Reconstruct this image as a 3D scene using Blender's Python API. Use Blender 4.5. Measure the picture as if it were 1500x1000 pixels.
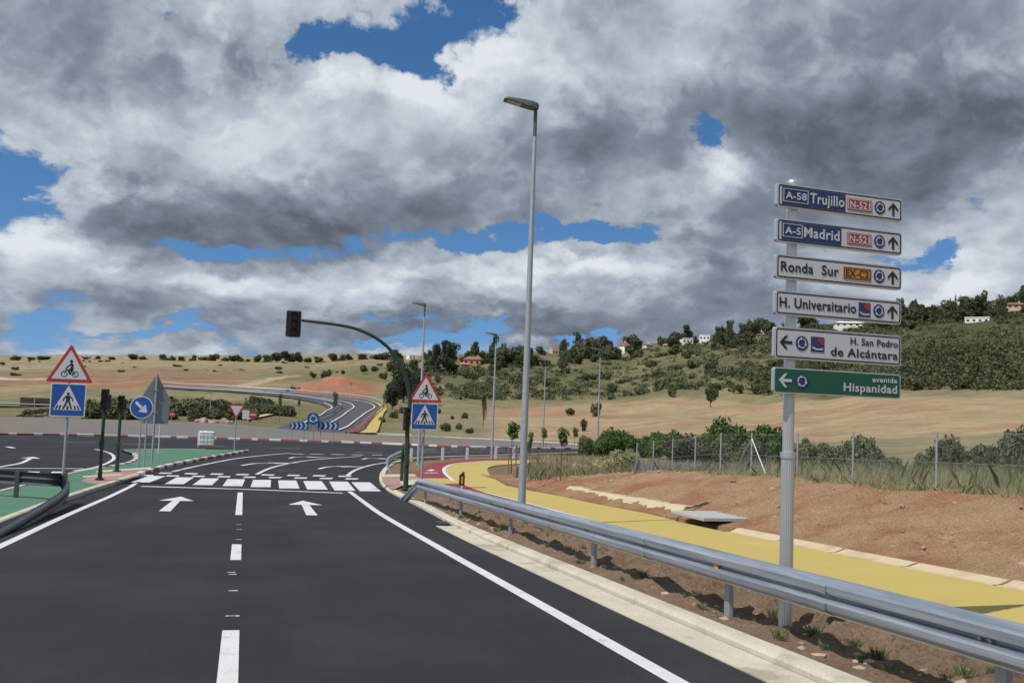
import bpy, bmesh, math, random
import numpy as np
from mathutils import Vector, Matrix
from mathutils import noise as mnoise
random.seed(7); rng = np.random.default_rng(7)
for o in list(bpy.data.objects): bpy.data.objects.remove(o)
S = bpy.context.scene
C = S.collection
# ------------------------------------------------------------------ camera
FPX = 1520.0                       # focal length in photograph pixels (1500 wide)
YAW, PITCH, ROLL = math.radians(14.4222), math.radians(4.2721), math.radians(2.1)
CAM = Vector((0, 0, 1.77))
def cam_axes():
    cy, sy, cp, sp = math.cos(YAW), math.sin(YAW), math.cos(PITCH), math.sin(PITCH)
    F = Vector((sy*cp, cy*cp, sp)); R0 = Vector((cy, -sy, 0)); U0 = Vector((-sy*sp, -cy*sp, cp))
    c, s = math.cos(ROLL), math.sin(ROLL)
    return F, c*R0 + s*U0, c*U0 - s*R0
AF, AR, AU = cam_axes()
cd = bpy.data.cameras.new('camera'); cam = bpy.data.objects.new('camera', cd); C.objects.link(cam)
cd.sensor_width = 36; cd.lens = FPX/1500*36; cd.clip_end = 20000; cd.clip_start = .1
cam.matrix_world = Matrix(((AR.x, AU.x, -AF.x, CAM.x), (AR.y, AU.y, -AF.y, CAM.y), (AR.z, AU.z, -AF.z, CAM.z), (0, 0, 0, 1)))
S.camera = cam
def ray(px, py):
    return (AF + AR*((px-750)/FPX) + AU*((500-py)/FPX)).normalized()
def hor(px): return 613.6 + (px-750)*.0367
S.view_settings.view_transform = 'Standard'; S.view_settings.look = 'None'; S.view_settings.exposure = 0.0
S.render.resolution_x, S.render.resolution_y = 1024, 682
# ------------------------------------------------------------------ sun and sky
SUN_EL, SUN_AZ = math.radians(54), math.atan2(-.89, -.45)      # from behind the left shoulder
sd = bpy.data.lights.new('sun', 'SUN'); sd.energy = 4.2; sd.angle = math.radians(.5); sd.color = (1, .96, .90)
sun = bpy.data.objects.new('sun', sd); C.objects.link(sun)
sv = Vector((math.sin(SUN_AZ)*math.cos(SUN_EL), math.cos(SUN_AZ)*math.cos(SUN_EL), math.sin(SUN_EL)))
sun.rotation_euler = sv.to_track_quat('Z', 'Y').to_euler(); sun.location = sv*60

class NT:                           # small helper to write node trees as expressions
    def __init__(s, tree): s.t = tree; s.n = tree.nodes; s.l = tree.links
    def new(s, t, **k):
        n = s.n.new(t)
        for a, b in k.items(): setattr(n, a, b)
        return n
    def put(s, sock, v):
        if isinstance(v, bpy.types.NodeSocket): s.l.new(v, sock)
        elif v is not None: sock.default_value = v
    def m(s, op, a, b=None, c=None, clamp=False):
        n = s.new('ShaderNodeMath', operation=op, use_clamp=clamp)
        for i, v in enumerate((a, b, c)): s.put(n.inputs[i], v)
        return n.outputs[0]
    def v(s, op, a, b=None, scale=None):
        n = s.new('ShaderNodeVectorMath', operation=op)
        s.put(n.inputs[0], a); s.put(n.inputs[1], b)
        if scale is not None: s.put(n.inputs['Scale'], scale)
        return n.outputs[1] if op in ('LENGTH', 'DOT_PRODUCT') else n.outputs[0]
    def noise(s, vec, scale, detail=4, rough=.5, dist=0, lac=2):
        n = s.new('ShaderNodeTexNoise')
        if vec is not None: s.l.new(vec, n.inputs['Vector'])
        for k, v in (('Scale', scale), ('Detail', detail), ('Roughness', rough), ('Distortion', dist), ('Lacunarity', lac)): n.inputs[k].default_value = v
        return n.outputs[0]
    def ramp(s, f, a, b, lo=0., hi=1., smooth=True):
        n = s.new('ShaderNodeMapRange', interpolation_type='SMOOTHSTEP' if smooth else 'LINEAR')
        for i, v in enumerate((f, a, b, lo, hi)): s.put(n.inputs[i], v)
        return n.outputs[0]
    def mix(s, f, a, b, mode='MIX'):
        n = s.new('ShaderNodeMix', data_type='RGBA', blend_type=mode)
        s.put(n.inputs[0], f)
        for i, v in ((6, a), (7, b)):
            if isinstance(v, tuple) and len(v) == 3: v = (*v, 1)
            s.put(n.inputs[i], v)
        return n.outputs[2]
    def comb(s, x, y, z):
        n = s.new('ShaderNodeCombineXYZ')
        for i, v in enumerate((x, y, z)): s.put(n.inputs[i], v)
        return n.outputs[0]
    def sep(s, v):
        n = s.new('ShaderNodeSeparateXYZ'); s.l.new(v, n.inputs[0]); return n.outputs

# clouds: a field over directions, thickened and opened around some bearings (given as azimuth, elevation)
def azel(px, py):
    d = ray(px, py); return math.atan2(d.x, d.y), math.asin(d.z)
# px, py, half-width, half-height, weight   (weight > 0 thick cloud, < 0 a blue gap)
COVER = [(245, 20, 55, 22, -.22), (445, 62, 40, 24, -.26), (555, 88, 60, 18, -.28), (640, 62, 36, 40, -.28), (735, 25, 50, 45, -.26),
         (1008, 212, 38, 22, -.36), (350, 368, 130, 18, -.27), (620, 352, 110, 15, -.28), (820, 338, 75, 16, -.40), (930, 350, 50, 20, -.22),
         (40, 285, 60, 36, -.36), (10, 195, 40, 40, -.2), (1345, 372, 60, 20, -.4), (560, 452, 45, 9, -.2), (270, 492, 80, 7, -.2),
         (530, 505, 50, 6, -.2), (710, 480, 70, 13, -.3), (900, 494, 50, 9, -.3), (640, 500, 50, 8, -.2),
         (100, 60, 150, 90, .2), (300, 230, 260, 110, .22), (480, 300, 190, 60, .14), (900, 120, 130, 110, .25), (1250, 150, 240, 130, .3),
         (1040, 350, 110, 60, .25), (400, 420, 420, 26, .15), (820, 430, 200, 40, .25), (1420, 400, 80, 50, .2), (350, 5, 80, 25, .15), (650, 200, 120, 80, .15), (600, 20, 60, 25, .1)]
DARK = [(90, 50, 150, 70, .55), (300, 320, 200, 40, .5), (530, 300, 150, 50, .5), (760, 230, 120, 60, .2), (1180, 210, 190, 60, .5), (1330, 90, 170, 90, .5), (1040, 370, 110, 40, .35),
        (430, 485, 420, 30, .22), (820, 440, 150, 45, .2), (100, 485, 160, 30, .15), (1250, 260, 120, 60, .2), (150, 290, 80, 40, .2),
        (90, 210, 100, 50, -.4), (370, 190, 150, 60, -.55), (70, 360, 70, 20, -.45), (330, 20, 130, 22, -.25), (720, 130, 110, 70, -.35), (990, 260, 60, 40, -.45),
        (1400, 405, 80, 45, -.5), (1000, 60, 100, 50, -.2), (230, 420, 200, 18, -.15), (650, 375, 120, 20, -.15), (860, 370, 60, 25, -.2)]
def gauss_sum(nt, az, el, items):
    tot = 0.0
    for (px, py, sx, sy, w) in items:
        a0, e0 = azel(px, py)
        u = nt.m('MULTIPLY', nt.m('SUBTRACT', az, a0), FPX/sx*.8); v = nt.m('MULTIPLY', nt.m('SUBTRACT', el, e0), FPX/sy*.8)
        q = nt.m('MULTIPLY_ADD', u, u, nt.m('MULTIPLY', v, v))
        tot = nt.m('MULTIPLY_ADD', nt.m('POWER', 2.718, nt.m('MULTIPLY', q, -1.0)), w, tot)
    return tot
def density_group():
    g = bpy.data.node_groups.new('cloud_density', 'ShaderNodeTree')
    g.interface.new_socket('dir', in_out='INPUT', socket_type='NodeSocketVector')
    for k in ('density', 'dark', 'soft'): g.interface.new_socket(k, in_out='OUTPUT', socket_type='NodeSocketFloat')
    nt = NT(g); gi = nt.new('NodeGroupInput'); go = nt.new('NodeGroupOutput')
    d = nt.v('NORMALIZE', gi.outputs[0]); x, y, z = nt.sep(d)
    el = nt.m('ARCSINE', z); az = nt.m('ARCTAN2', x, y)
    le = nt.m('LOGARITHM', nt.m('ADD', nt.m('MAXIMUM', el, 0.0), .20), 2.718)
    p = nt.comb(nt.m('MULTIPLY', az, 2.0), nt.m('MULTIPLY', le, 1.25), nt.m('MULTIPLY', az, .3))
    # wobble the bearings so that the openings get ragged outlines
    w1 = nt.m('SUBTRACT', nt.noise(p, 4.0, 7, .62), .5)
    w2 = nt.m('SUBTRACT', nt.noise(nt.v('ADD', p, (7.3, 2.1, 4.4)), 4.0, 7, .62), .5)
    az2 = nt.m('MULTIPLY_ADD', w1, .24, az); el2 = nt.m('MULTIPLY_ADD', w2, .13, el)
    big = nt.noise(nt.v('ADD', p, (3.1, 5.2, 1.7)), 2.3, 2, .5)
    mid = nt.noise(nt.v('ADD', p, (1.1, 0.2, 9.7)), 4.4, 7, .52, .1)
    fine = nt.noise(nt.v('ADD', p, (4.1, 8.2, 2.7)), 16, 8, .55, .2)
    mid2 = nt.noise(nt.v('ADD', p, (1.1, 0.2, 9.7)), 4.4, 3, .45, .1)
    puff = 0.0; puff2 = 0.0
    wp = nt.v('ADD', p, nt.v('SCALE', nt.comb(w1, w2, nt.m('SUBTRACT', w1, w2)), None, .22))
    for k, (sc, am) in enumerate(((5.0, .5), (10.5, .30), (22, .17), (46, .09))):
        q = nt.noise(nt.v('ADD', wp, (k*3.3, 1.9, k*1.7)), sc, 0, .5)
        puff = nt.m('MULTIPLY_ADD', nt.m('ABSOLUTE', nt.m('MULTIPLY_ADD', q, 2.0, -1.0)), am, puff)
        if k == 2: puff2 = puff
    cov = nt.m('MULTIPLY_ADD', gauss_sum(nt, az2, el2, COVER), 1.3, nt.ramp(el, .16, .02, .01, .08))
    base = nt.m('MULTIPLY_ADD', big, .25, cov)
    D = nt.m('ADD', nt.m('MULTIPLY_ADD', mid, .75, base), nt.m('MULTIPLY_ADD', puff, .55, nt.m('MULTIPLY', fine, .16)))
    D2 = nt.m('ADD', nt.m('MULTIPLY_ADD', mid2, .75, base), nt.m('MULTIPLY', puff2, .85))
    nt.l.new(D, go.inputs[0]); nt.l.new(gauss_sum(nt, az2, el2, DARK), go.inputs[1]); nt.l.new(D2, go.inputs[2])
    return g
W = bpy.data.worlds.new('World'); S.world = W; W.use_nodes = True
nt = NT(W.node_tree); nt.n.clear()
g = density_group()
tc = nt.new('ShaderNodeTexCoord').outputs['Generated']
def dens(vec):
    n = nt.new('ShaderNodeGroup', node_tree=g); nt.l.new(vec, n.inputs[0]); return n.outputs
dd = nt.v('NORMALIZE', tc)
s0 = dens(dd); s1 = dens(nt.v('ADD', dd, (-.020, -.006, .030))); s2 = dens(nt.v('ADD', dd, (-.004, 0, .007)))
_, _, ez = nt.sep(dd)
cover = nt.ramp(s0[0], .585, .745)
thick = nt.ramp(s0[2], .62, 1.1)
emb = nt.m('ADD', nt.m('MULTIPLY', nt.m('SUBTRACT', s0[2], s1[2]), .72), nt.m('MULTIPLY', nt.m('SUBTRACT', s0[0], s2[0]), .20))
lum = nt.m('ADD', nt.m('SUBTRACT', .74, nt.m('MULTIPLY', thick, .20)), emb)
lum = nt.m('SUBTRACT', lum, nt.m('MULTIPLY', s0[1], .36))
lum = nt.ramp(nt.m('MULTIPLY_ADD', lum, .93, .085), 0, 1.05, 0, 1, False)
cr = nt.new('ShaderNodeValToRGB'); nt.l.new(lum, cr.inputs[0])
e = cr.color_ramp.elements; e[0].position = 0; e[0].color = (.075, .087, .112, 1); e[1].position = 1; e[1].color = (.74, .785, .83, 1)
for pos, c in ((.25, (.118, .138, .178, 1)), (.5, (.228, .264, .328, 1)), (.75, (.47, .525, .60, 1))):
    q = cr.color_ramp.elements.new(pos); q.color = c
sky = nt.new('ShaderNodeTexSky', sky_type='NISHITA'); sky.sun_disc = False
sky.sun_elevation = SUN_EL; sky.sun_rotation = SUN_AZ; sky.air_density = 1.0; sky.dust_density = 0.0; sky.ozone_density = 4
sx, sy, sz = nt.sep(dd)
nt.l.new(nt.comb(sx, sy, nt.m('ADD', nt.m('MAXIMUM', sz, 0), .13)), sky.inputs[0])
hs = nt.new('ShaderNodeHueSaturation'); hs.inputs['Saturation'].default_value = 1.2; nt.l.new(sky.outputs[0], hs.inputs['Color'])
b1 = nt.new('ShaderNodeBackground'); nt.l.new(hs.outputs[0], b1.inputs[0]); b1.inputs[1].default_value = .11
b2 = nt.new('ShaderNodeBackground'); nt.l.new(cr.outputs[0], b2.inputs[0]); b2.inputs[1].default_value = 1.0
mx = nt.new('ShaderNodeMixShader'); nt.l.new(cover, mx.inputs[0]); nt.l.new(b1.outputs[0], mx.inputs[1]); nt.l.new(b2.outputs[0], mx.inputs[2])
wo = nt.new('ShaderNodeOutputWorld'); nt.l.new(mx.outputs[0], wo.inputs[0])
W.cycles.sampling_method = 'MANUAL'; W.cycles.sample_map_resolution = 512
# ------------------------------------------------------------------ helpers: materials
def mat(name, col, rough=.8, metal=0., var=.15, vscale=3., fine=.0, fscale=60., bump=0., bscale=30., col2=None, c2scale=.5, c2lo=.45, c2hi=.65, spec=.5, objrand=0., coords='Object', streak=0., bdist=.05):
    m = bpy.data.materials.new(name); m.use_nodes = True; nt = NT(m.node_tree); nt.n.clear()
    tcn = nt.new('ShaderNodeTexCoord'); P = tcn.outputs['Object'] if coords == 'Object' else nt.new('ShaderNodeNewGeometry').outputs['Position']
    if coords == 'S': P = nt.v('MULTIPLY', P, (3., .22, 9.))
    c = nt.mix(0., col, col)
    if col2: c = nt.mix(nt.ramp(nt.noise(P, c2scale, 6, .62), c2lo, c2hi), col, col2)
    k = nt.m('MULTIPLY_ADD', nt.m('SUBTRACT', nt.noise(P, vscale, 5, .6), .5), var*2, 1.0)
    if fine: k = nt.m('MULTIPLY', k, nt.m('MULTIPLY_ADD', nt.m('SUBTRACT', nt.noise(P, fscale, 2, .7), .5), fine*2, 1.0))
    if streak: k = nt.m('MULTIPLY', k, nt.m('MULTIPLY_ADD', nt.m('SUBTRACT', nt.noise(nt.v('MULTIPLY', P, (1.6, .05, 1.)), 1.0, 4, .6), .5), streak*2, 1.0))
    if objrand:
        r = nt.new('ShaderNodeObjectInfo').outputs['Random']; k = nt.m('MULTIPLY', k, nt.m('MULTIPLY_ADD', r, objrand, 1-objrand/2))
    c = nt.mix(1.0, c, nt.comb(k, k, k), 'MULTIPLY')
    b = nt.new('ShaderNodeBsdfPrincipled'); nt.l.new(c, b.inputs['Base Color'])
    b.inputs['Roughness'].default_value = rough; b.inputs['Metallic'].default_value = metal; b.inputs['Specular IOR Level'].default_value = spec
    if bump:
        bn = nt.new('ShaderNodeBump'); bn.inputs['Strength'].default_value = bump; bn.inputs['Distance'].default_value = bdist
        nt.l.new(nt.noise(P, bscale, 6, .65), bn.inputs['Height']); nt.l.new(bn.outputs[0], b.inputs['Normal'])
    o = nt.new('ShaderNodeOutputMaterial'); nt.l.new(b.outputs[0], o.inputs[0])
    return m
def leaf_mat(name, col, col2, objrand=.5, trans=.25):
    m = bpy.data.materials.new(name); m.use_nodes = True; nt = NT(m.node_tree); nt.n.clear()
    ge = nt.new('ShaderNodeNewGeometry'); oi = nt.new('ShaderNodeObjectInfo')
    c = nt.mix(nt.ramp(nt.noise(ge.outputs['Position'], .45, 4, .65), .35, .65), col, col2)
    k = nt.m('MULTIPLY', nt.m('MULTIPLY_ADD', oi.outputs['Random'], objrand, 1-objrand/2), nt.m('MULTIPLY_ADD', ge.outputs['Random Per Island'], .9, .55))
    c = nt.mix(1.0, c, nt.comb(k, k, k), 'MULTIPLY')
    b = nt.new('ShaderNodeBsdfPrincipled'); nt.l.new(c, b.inputs['Base Color']); b.inputs['Roughness'].default_value = .7; b.inputs['Specular IOR Level'].default_value = .25
    t = nt.new('ShaderNodeBsdfTranslucent'); nt.l.new(c, t.inputs[0])
    x = nt.new('ShaderNodeMixShader'); x.inputs[0].default_value = trans; nt.l.new(b.outputs[0], x.inputs[1]); nt.l.new(t.outputs[0], x.inputs[2])
    o = nt.new('ShaderNodeOutputMaterial'); nt.l.new(x.outputs[0], o.inputs[0])
    return m
M = {}
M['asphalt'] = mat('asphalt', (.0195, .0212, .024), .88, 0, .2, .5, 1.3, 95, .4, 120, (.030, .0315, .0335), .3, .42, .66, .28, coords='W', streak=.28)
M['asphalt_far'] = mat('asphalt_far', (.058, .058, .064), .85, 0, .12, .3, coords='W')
M['paint'] = mat('road_paint', (.57, .58, .575), .7, 0, .12, 2, .35, 45, .1, 90, (.30, .30, .30), 3.0, .52, .80, coords='W')
M['green_paint'] = mat('green_ground_paint', (.055, .155, .085), .8, 0, .14, .6, .15, 40, .1, 60, (.075, .17, .11), .9, coords='W')
M['yellow_paint'] = mat('yellow_path_coating', (.435, .338, .088), .82, 0, .09, .7, .15, 50, .06, 90, (.36, .27, .13), .9, .52, .80, coords='W')
M['red_paint'] = mat('red_bikeway_coating', (.22, .028, .036), .8, 0, .12, .6, .15, 50, .06, 90, coords='W')
M['concrete'] = mat('concrete', (.50, .455, .36), .9, 0, .2, 1.5, .3, 30, .3, 40, (.36, .31, .23), 1.6, .5, .68, coords='W')
M['galv_concrete'] = mat('grey_slab_concrete', (.36, .36, .35), .9, 0, .15, 2, .2, 30, .2, 40, coords='W')
M['gutter_concrete'] = mat('gutter_concrete', (.50, .40, .26), .9, 0, .14, 1.2, .18, 25, .25, 30, (.38, .28, .17), 1.3, .52, .72, coords='W')
M['kerb_red'] = mat('kerb_red', (.30, .10, .10), .8, 0, .15, 2, coords='W')
M['kerb_white'] = mat('kerb_white', (.62, .62, .6), .8, 0, .1, 2, coords='W')
M['tactile_pink'] = mat('tactile_pink', (.33, .19, .165), .85, 0, .12, 2, .15, 30, .1, 40, coords='W')
M['soil'] = mat('soil', (.215, .150, .098), .95, 0, .35, 1.6, .6, 28, .9, 16, (.165, .108, .07), 1.0, .42, .66, .2, coords='W', bdist=.09)
M['embankment'] = mat('embankment_soil', (.265, .132, .072), .95, 0, .30, 1.3, .8, 26, .9, 14, (.31, .205, .115), .45, .38, .56, .2, coords='W', bdist=.09)
M['gravel'] = mat('gravel', (.155, .145, .14), .95, 0, .15, .3, .4, 14, .4, 8, (.19, .15, .11), .06, .45, .65, .2, coords='W')
M['galv'] = mat('galvanised_steel', (.36, .39, .43), .5, .4, .12, 5, .1, 40, .03, 8, (.34, .37, .41), 3, coords='W')
M['rail_steel'] = mat('guardrail_steel', (.56, .60, .65), .42, .8, .3, 1.6, .25, 9, .04, 3, (.40, .44, .49), 1.1, .4, .6, coords='S')
M['galv_dark'] = mat('galvanised_shaded', (.075, .085, .092), .6, .3, .15, 3, coords='W')  # steel darkened so the left guardrail looks in shade, shade put into its colour
M['galv_dull'] = mat('galvanised_dull', (.34, .37, .40), .55, .5, .12, 5, coords='W')
M['alu'] = mat('aluminium', (.60, .62, .64), .38, .75, .06, 6, coords='W')
M['sign_back'] = mat('sign_back_grey', (.20, .225, .24), .55, .35, .08, 3, coords='W')
M['sign_white'] = mat('sign_white', (.51, .53, .57), .5, 0, .03, 2, coords='W')
M['sign_blue'] = mat('sign_blue', (.012, .075, .30), .45, 0, .06, 3, coords='W')
M['sign_navy'] = mat('sign_navy', (.017, .036, .125), .45, 0, .05, 3, coords='W')
M['sign_red'] = mat('sign_red', (.38, .035, .035), .45, 0, .06, 3, coords='W')
M['sign_green'] = mat('sign_green', (.005, .085, .05), .45, 0, .05, 3, coords='W')
M['sign_orange'] = mat('sign_orange', (.55, .24, .035), .45, 0, .05, 3, coords='W')
M['sign_black'] = mat('sign_black', (.012, .013, .016), .5, 0, .05, 3, coords='W')
M['mast_green'] = mat('mast_green_paint', (.022, .042, .026), .5, 0, .15, 4, .1, 30, coords='W')
M['black'] = mat('black_plastic', (.012, .012, .014), .45, 0, .1, 4, coords='W')
M['lens'] = mat('dark_lens', (.05, .012, .012), .25, 0, .1, 4, coords='W')
M['amber'] = mat('amber_reflector', (.62, .30, .02), .3, 0, .05, 4, coords='W')
M['lamp_dark'] = mat('lamp_dark_grey', (.10, .105, .11), .5, .3, .1, 4, coords='W')
M['lamp_glass'] = mat('lamp_glass', (.42, .42, .35), .2, 0, .1, 8, coords='W')
M['ibc'] = mat('white_plastic_tank', (.80, .82, .78), .5, 0, .06, 2, coords='W')
M['wood'] = mat('weathered_wood', (.20, .13, .08), .85, 0, .25, 6, coords='W')
M['bark'] = mat('bark', (.11, .085, .062), .95, 0, .3, 4, bump=.5, bscale=12, coords='W')
M['rock'] = mat('rock', (.36, .27, .20), .95, 0, .3, 1.2, .3, 9, .8, 4, (.20, .15, .12), .9, coords='W')
M['house_white'] = mat('house_white', (.74, .72, .68), .85, 0, .08, .5, coords='W')
M['house_cream'] = mat('house_cream', (.55, .40, .30), .85, 0, .1, .5, coords='W')
M['house_orange'] = mat('house_orange', (.45, .22, .13), .85, 0, .1, .5, coords='W')
M['roof'] = mat('roof_tile', (.23, .115, .08), .85, 0, .2, 2, coords='W')
M['window'] = mat('window_dark', (.03, .035, .04), .25, 0, .1, 2, coords='W')
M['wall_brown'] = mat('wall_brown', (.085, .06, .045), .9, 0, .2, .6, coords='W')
M['l_oak'] = leaf_mat('oak_leaves', (.072, .094, .042), (.094, .105, .050))
M['l_olive'] = leaf_mat('olive_leaves', (.118, .132, .070), (.098, .112, .056))
M['l_green'] = leaf_mat('green_leaves', (.075, .125, .03), (.09, .14, .04), .4)
M['l_grey'] = leaf_mat('grey_green_leaves', (.115, .135, .075), (.095, .11, .06), .4)
M['l_dark'] = leaf_mat('dark_conifer', (.048, .062, .036), (.062, .078, .044))
M['l_brown'] = leaf_mat('brown_leaves', (.075, .055, .040), (.095, .070, .045), .3)
M['straw'] = leaf_mat('straw', (.56, .46, .27), (.50, .44, .26), .2, .5)
M['grass'] = leaf_mat('green_grass', (.21, .26, .12), (.38, .37, .22), .2, .5)
M['lavender'] = leaf_mat('lavender_grass', (.33, .33, .33), (.30, .30, .29), .2, .5)

# ------------------------------------------------------------------ helpers: meshes
class MB:
    def __init__(s): s.v = []; s.f = []; s.mi = []; s.sm = []
    def add(s, verts, faces, mi=0, smooth=False):
        o = len(s.v); s.v += [tuple(p) for p in verts]
        for f in faces: s.f.append(tuple(i+o for i in f)); s.mi.append(mi); s.sm.append(smooth)
        return s
    def box(s, c, size, M3=None, mi=0, bev=0.):
        bm = bmesh.new(); bmesh.ops.create_cube(bm, size=1)
        bmesh.ops.scale(bm, vec=size, verts=bm.verts)
        if bev: bmesh.ops.bevel(bm, geom=bm.edges[:], offset=bev, segments=2, affect='EDGES', profile=.5)
        if M3 is not None: bmesh.ops.transform(bm, matrix=M3.to_4x4(), verts=bm.verts)
        bmesh.ops.translate(bm, vec=c, verts=bm.verts)
        return s.bm(bm, mi)
    def bm(s, bm, mi=0, smooth=False):
        bm.verts.index_update(); s.add([v.co for v in bm.verts], [[v.index for v in f.verts] for f in bm.faces], mi, smooth); bm.free(); return s
    def tube(s, pts, r, n=12, mi=0, caps=True, smooth=True):
        pts = [Vector(p) for p in pts]; rs = r if isinstance(r, (list, tuple)) else [r]*len(pts)
        vs = []; up = None
        for i, p in enumerate(pts):
            t = (pts[min(i+1, len(pts)-1)] - pts[max(i-1, 0)]).normalized()
            if up is None: up = Vector((0, 0, 1)) if abs(t.z) < .9 else Vector((1, 0, 0))
            a = t.cross(up).normalized(); b = t.cross(a).normalized(); up = a.cross(t)
            for k in range(n):
                w = 2*math.pi*k/n; vs.append(p + (a*math.cos(w)+b*math.sin(w))*rs[i])
        fs = [(i*n+k, i*n+(k+1) % n, (i+1)*n+(k+1) % n, (i+1)*n+k) for i in range(len(pts)-1) for k in range(n)]
        s.add(vs, fs, mi, smooth)
        if caps:
            s.add(vs[:n], [tuple(range(n))], mi); s.add(vs[-n:], [tuple(reversed(range(n)))], mi)
        return s
    def prism(s, pts, direction, mi=0):      # planar outline extruded along a vector
        n = len(pts); d = Vector(direction); a = [Vector(p) for p in pts]; b = [p+d for p in a]
        return s.add(a+b, [tuple(range(n)), tuple(reversed(range(n, 2*n)))]+[(i, i+n, (i+1) % n+n, (i+1) % n) for i in range(n)], mi)
    def ribbon(s, rows, mi=0, smooth=False, closed=False):     # rows of equal length
        n = len(rows[0]); vs = [p for r in rows for p in r]
        fs = [(i*n+k, i*n+k+1, (i+1)*n+k+1, (i+1)*n+k) for i in range(len(rows)-1) for k in range(n-1)]
        return s.add(vs, fs, mi, smooth)
    def mesh(s, name, mats):
        me = bpy.data.meshes.new(name); me.from_pydata(s.v, [], s.f)
        for m in (mats if isinstance(mats, list) else [mats]): me.materials.append(m)
        me.polygons.foreach_set('material_index', s.mi); me.polygons.foreach_set('use_smooth', s.sm); me.update(); return me
    def build(s, name, mats, parent=None, **k):
        o = bpy.data.objects.new(name, s.mesh(name, mats)); C.objects.link(o)
        if parent is not None:
            o.parent = parent
            o.matrix_parent_inverse = parent.matrix_world.inverted() if k.pop('world', False) else Matrix()
        tag(o, **k); return o
def tag(o, label=None, cat=None, group=None, kind=None):
    for a, b in (('label', label), ('category', cat), ('group', group), ('kind', kind)):
        if b: o[a] = b
    return o
def thing(name, loc, label, cat, group=None, rz=0.):
    o = bpy.data.objects.new(name, None); C.objects.link(o); o.location = loc; o.rotation_euler = (0, 0, rz); o.empty_display_size = .3
    return tag(o, label, cat, group)
def children(o): return [c for c in C.objects if c.parent == o]
def copy_tree(o, parent=None, kids=None):
    c = o.copy(); C.objects.link(c); c.parent = parent
    for ch in list(o.children): copy_tree(ch, c)
    return c

# ------------------------------------------------------------------ the lie of the land
KN = [(-60, 1.2), (30, -.72), (35, -.80), (400, -.80)]
def zr(y):
    if y <= 30: return -.024*y
    if y >= 35: return -.80
    return -.72 - .08*(y-30)/5
def G(px, py, off=0.):                       # where a line of sight meets the road level
    d = ray(px, py); t0, t1 = .5, 600.
    f = lambda t: (CAM.z + d.z*t) - zr(d.y*t) - off
    if f(t1) > 0: t1 = 4000.
    for _ in range(60):
        t = (t0+t1)/2
        if f(t) > 0: t0 = t
        else: t1 = t
    p = CAM + d*t0
    return Vector((p.x, p.y, zr(p.y)+off))
def far_point(px, dist, z=None, py=None):    # a bearing (as photograph column) and a ground distance
    d = ray(px, hor(px)); h = Vector((d.x, d.y, 0)).normalized()
    return Vector((h.x*dist, h.y*dist, 0))
COS = lambda px: math.cos(math.atan((px-750)/FPX))
# hillside profiles: bearing column -> (ground distance, row at which that ground is seen)
PROF = {
 -150: [(95, 'f'), (150, 606), (220, 599), (270, 584), (350, 573), (450, 553), (600, 538), (1000, 523), (3000, 523)],
 0:    [(100, 'f'), (150, 613), (220, 603), (270, 588), (350, 576), (450, 555), (600, 541), (1000, 527), (3000, 530)],
 150:  [(105, 'f'), (150, 613), (220, 600), (270, 584), (340, 572), (420, 558), (560, 544), (950, 528), (3000, 532)],
 250:  [(110, 'f'), (150, 614), (200, 604), (260, 586), (330, 568), (400, 556), (550, 544), (900, 529), (3000, 534)],
 350:  [(110, 'f'), (150, 615), (190, 606), (240, 592), (320, 572), (400, 556), (550, 544), (850, 530), (3000, 536)],
 450:  [(115, 'f'), (150, 622), (200, 609), (260, 590), (320, 575), (360, 562), (480, 546), (760, 531), (3000, 538)],
 550:  [(105, 'f'), (145, 632), (190, 613), (240, 596), (310, 578), (400, 555), (600, 530), (800, 527), (3000, 540)],
 650:  [(105, 'f'), (150, 634), (200, 617), (260, 597), (340, 562), (430, 535), (540, 526), (800, 524), (3000, 545)],
 750:  [(110, 'f'), (160, 634), (210, 618), (280, 596), (350, 560), (430, 527), (520, 519), (700, 518), (3000, 550)],
 900:  [(100, 'f'), (150, 640), (190, 625), (240, 603), (310, 583), (380, 555), (480, 522), (560, 513), (3000, 560)],
 1000: [(90, 'f'), (120, 650), (170, 630), (220, 607), (280, 583), (370, 545), (470, 508), (550, 500), (3000, 560)],
 1100: [(75, 'f'), (100, 657), (150, 640), (200, 617), (260, 588), (350, 540), (460, 495), (540, 488), (3000, 560)],
 1200: [(65, 'f'), (95, 660), (140, 640), (190, 612), (240, 583), (340, 530), (450, 484), (530, 478), (3000, 560)],
 1300: [(60, 'f'), (90, 662), (130, 640), (175, 610), (225, 579), (330, 520), (440, 472), (520, 464), (3000, 560)],
 1400: [(55, 'f'), (85, 662), (125, 638), (170, 608), (220, 582), (330, 508), (440, 456), (520, 449), (3000, 555)],
 1500: [(50, 'f'), (80, 662), (120, 636), (165, 610), (210, 588), (330, 500), (440, 446), (520, 439), (3000, 550)],
 1700: [(50, 'f'), (80, 664), (120, 636), (165, 610), (210, 586), (330, 490), (440, 432), (520, 425), (3000, 545)],
}
PX = sorted(PROF)
def prof_table(px):
    out = []
    for d, y in PROF[px]:
        out.append((math.log(d), -.80 if y == 'f' else CAM.z + (hor(px)-y)/FPX*d*COS(px)))
    return [(math.log(2), -.80)] + out
TAB = {p: prof_table(p) for p in PX}
LG = np.linspace(math.log(2), math.log(3000), 420)
GRID = np.array([np.interp(LG, [a for a, _ in TAB[p]], [b for _, b in TAB[p]]) for p in PX])
def px_of(x, y):                              # bearing column of a ground point
    a = np.arctan2(x, y) - YAW
    a = (a+np.pi) % (2*np.pi) - np.pi
    return 750 + FPX*np.tan(np.clip(a, -1.2, 1.2))
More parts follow.
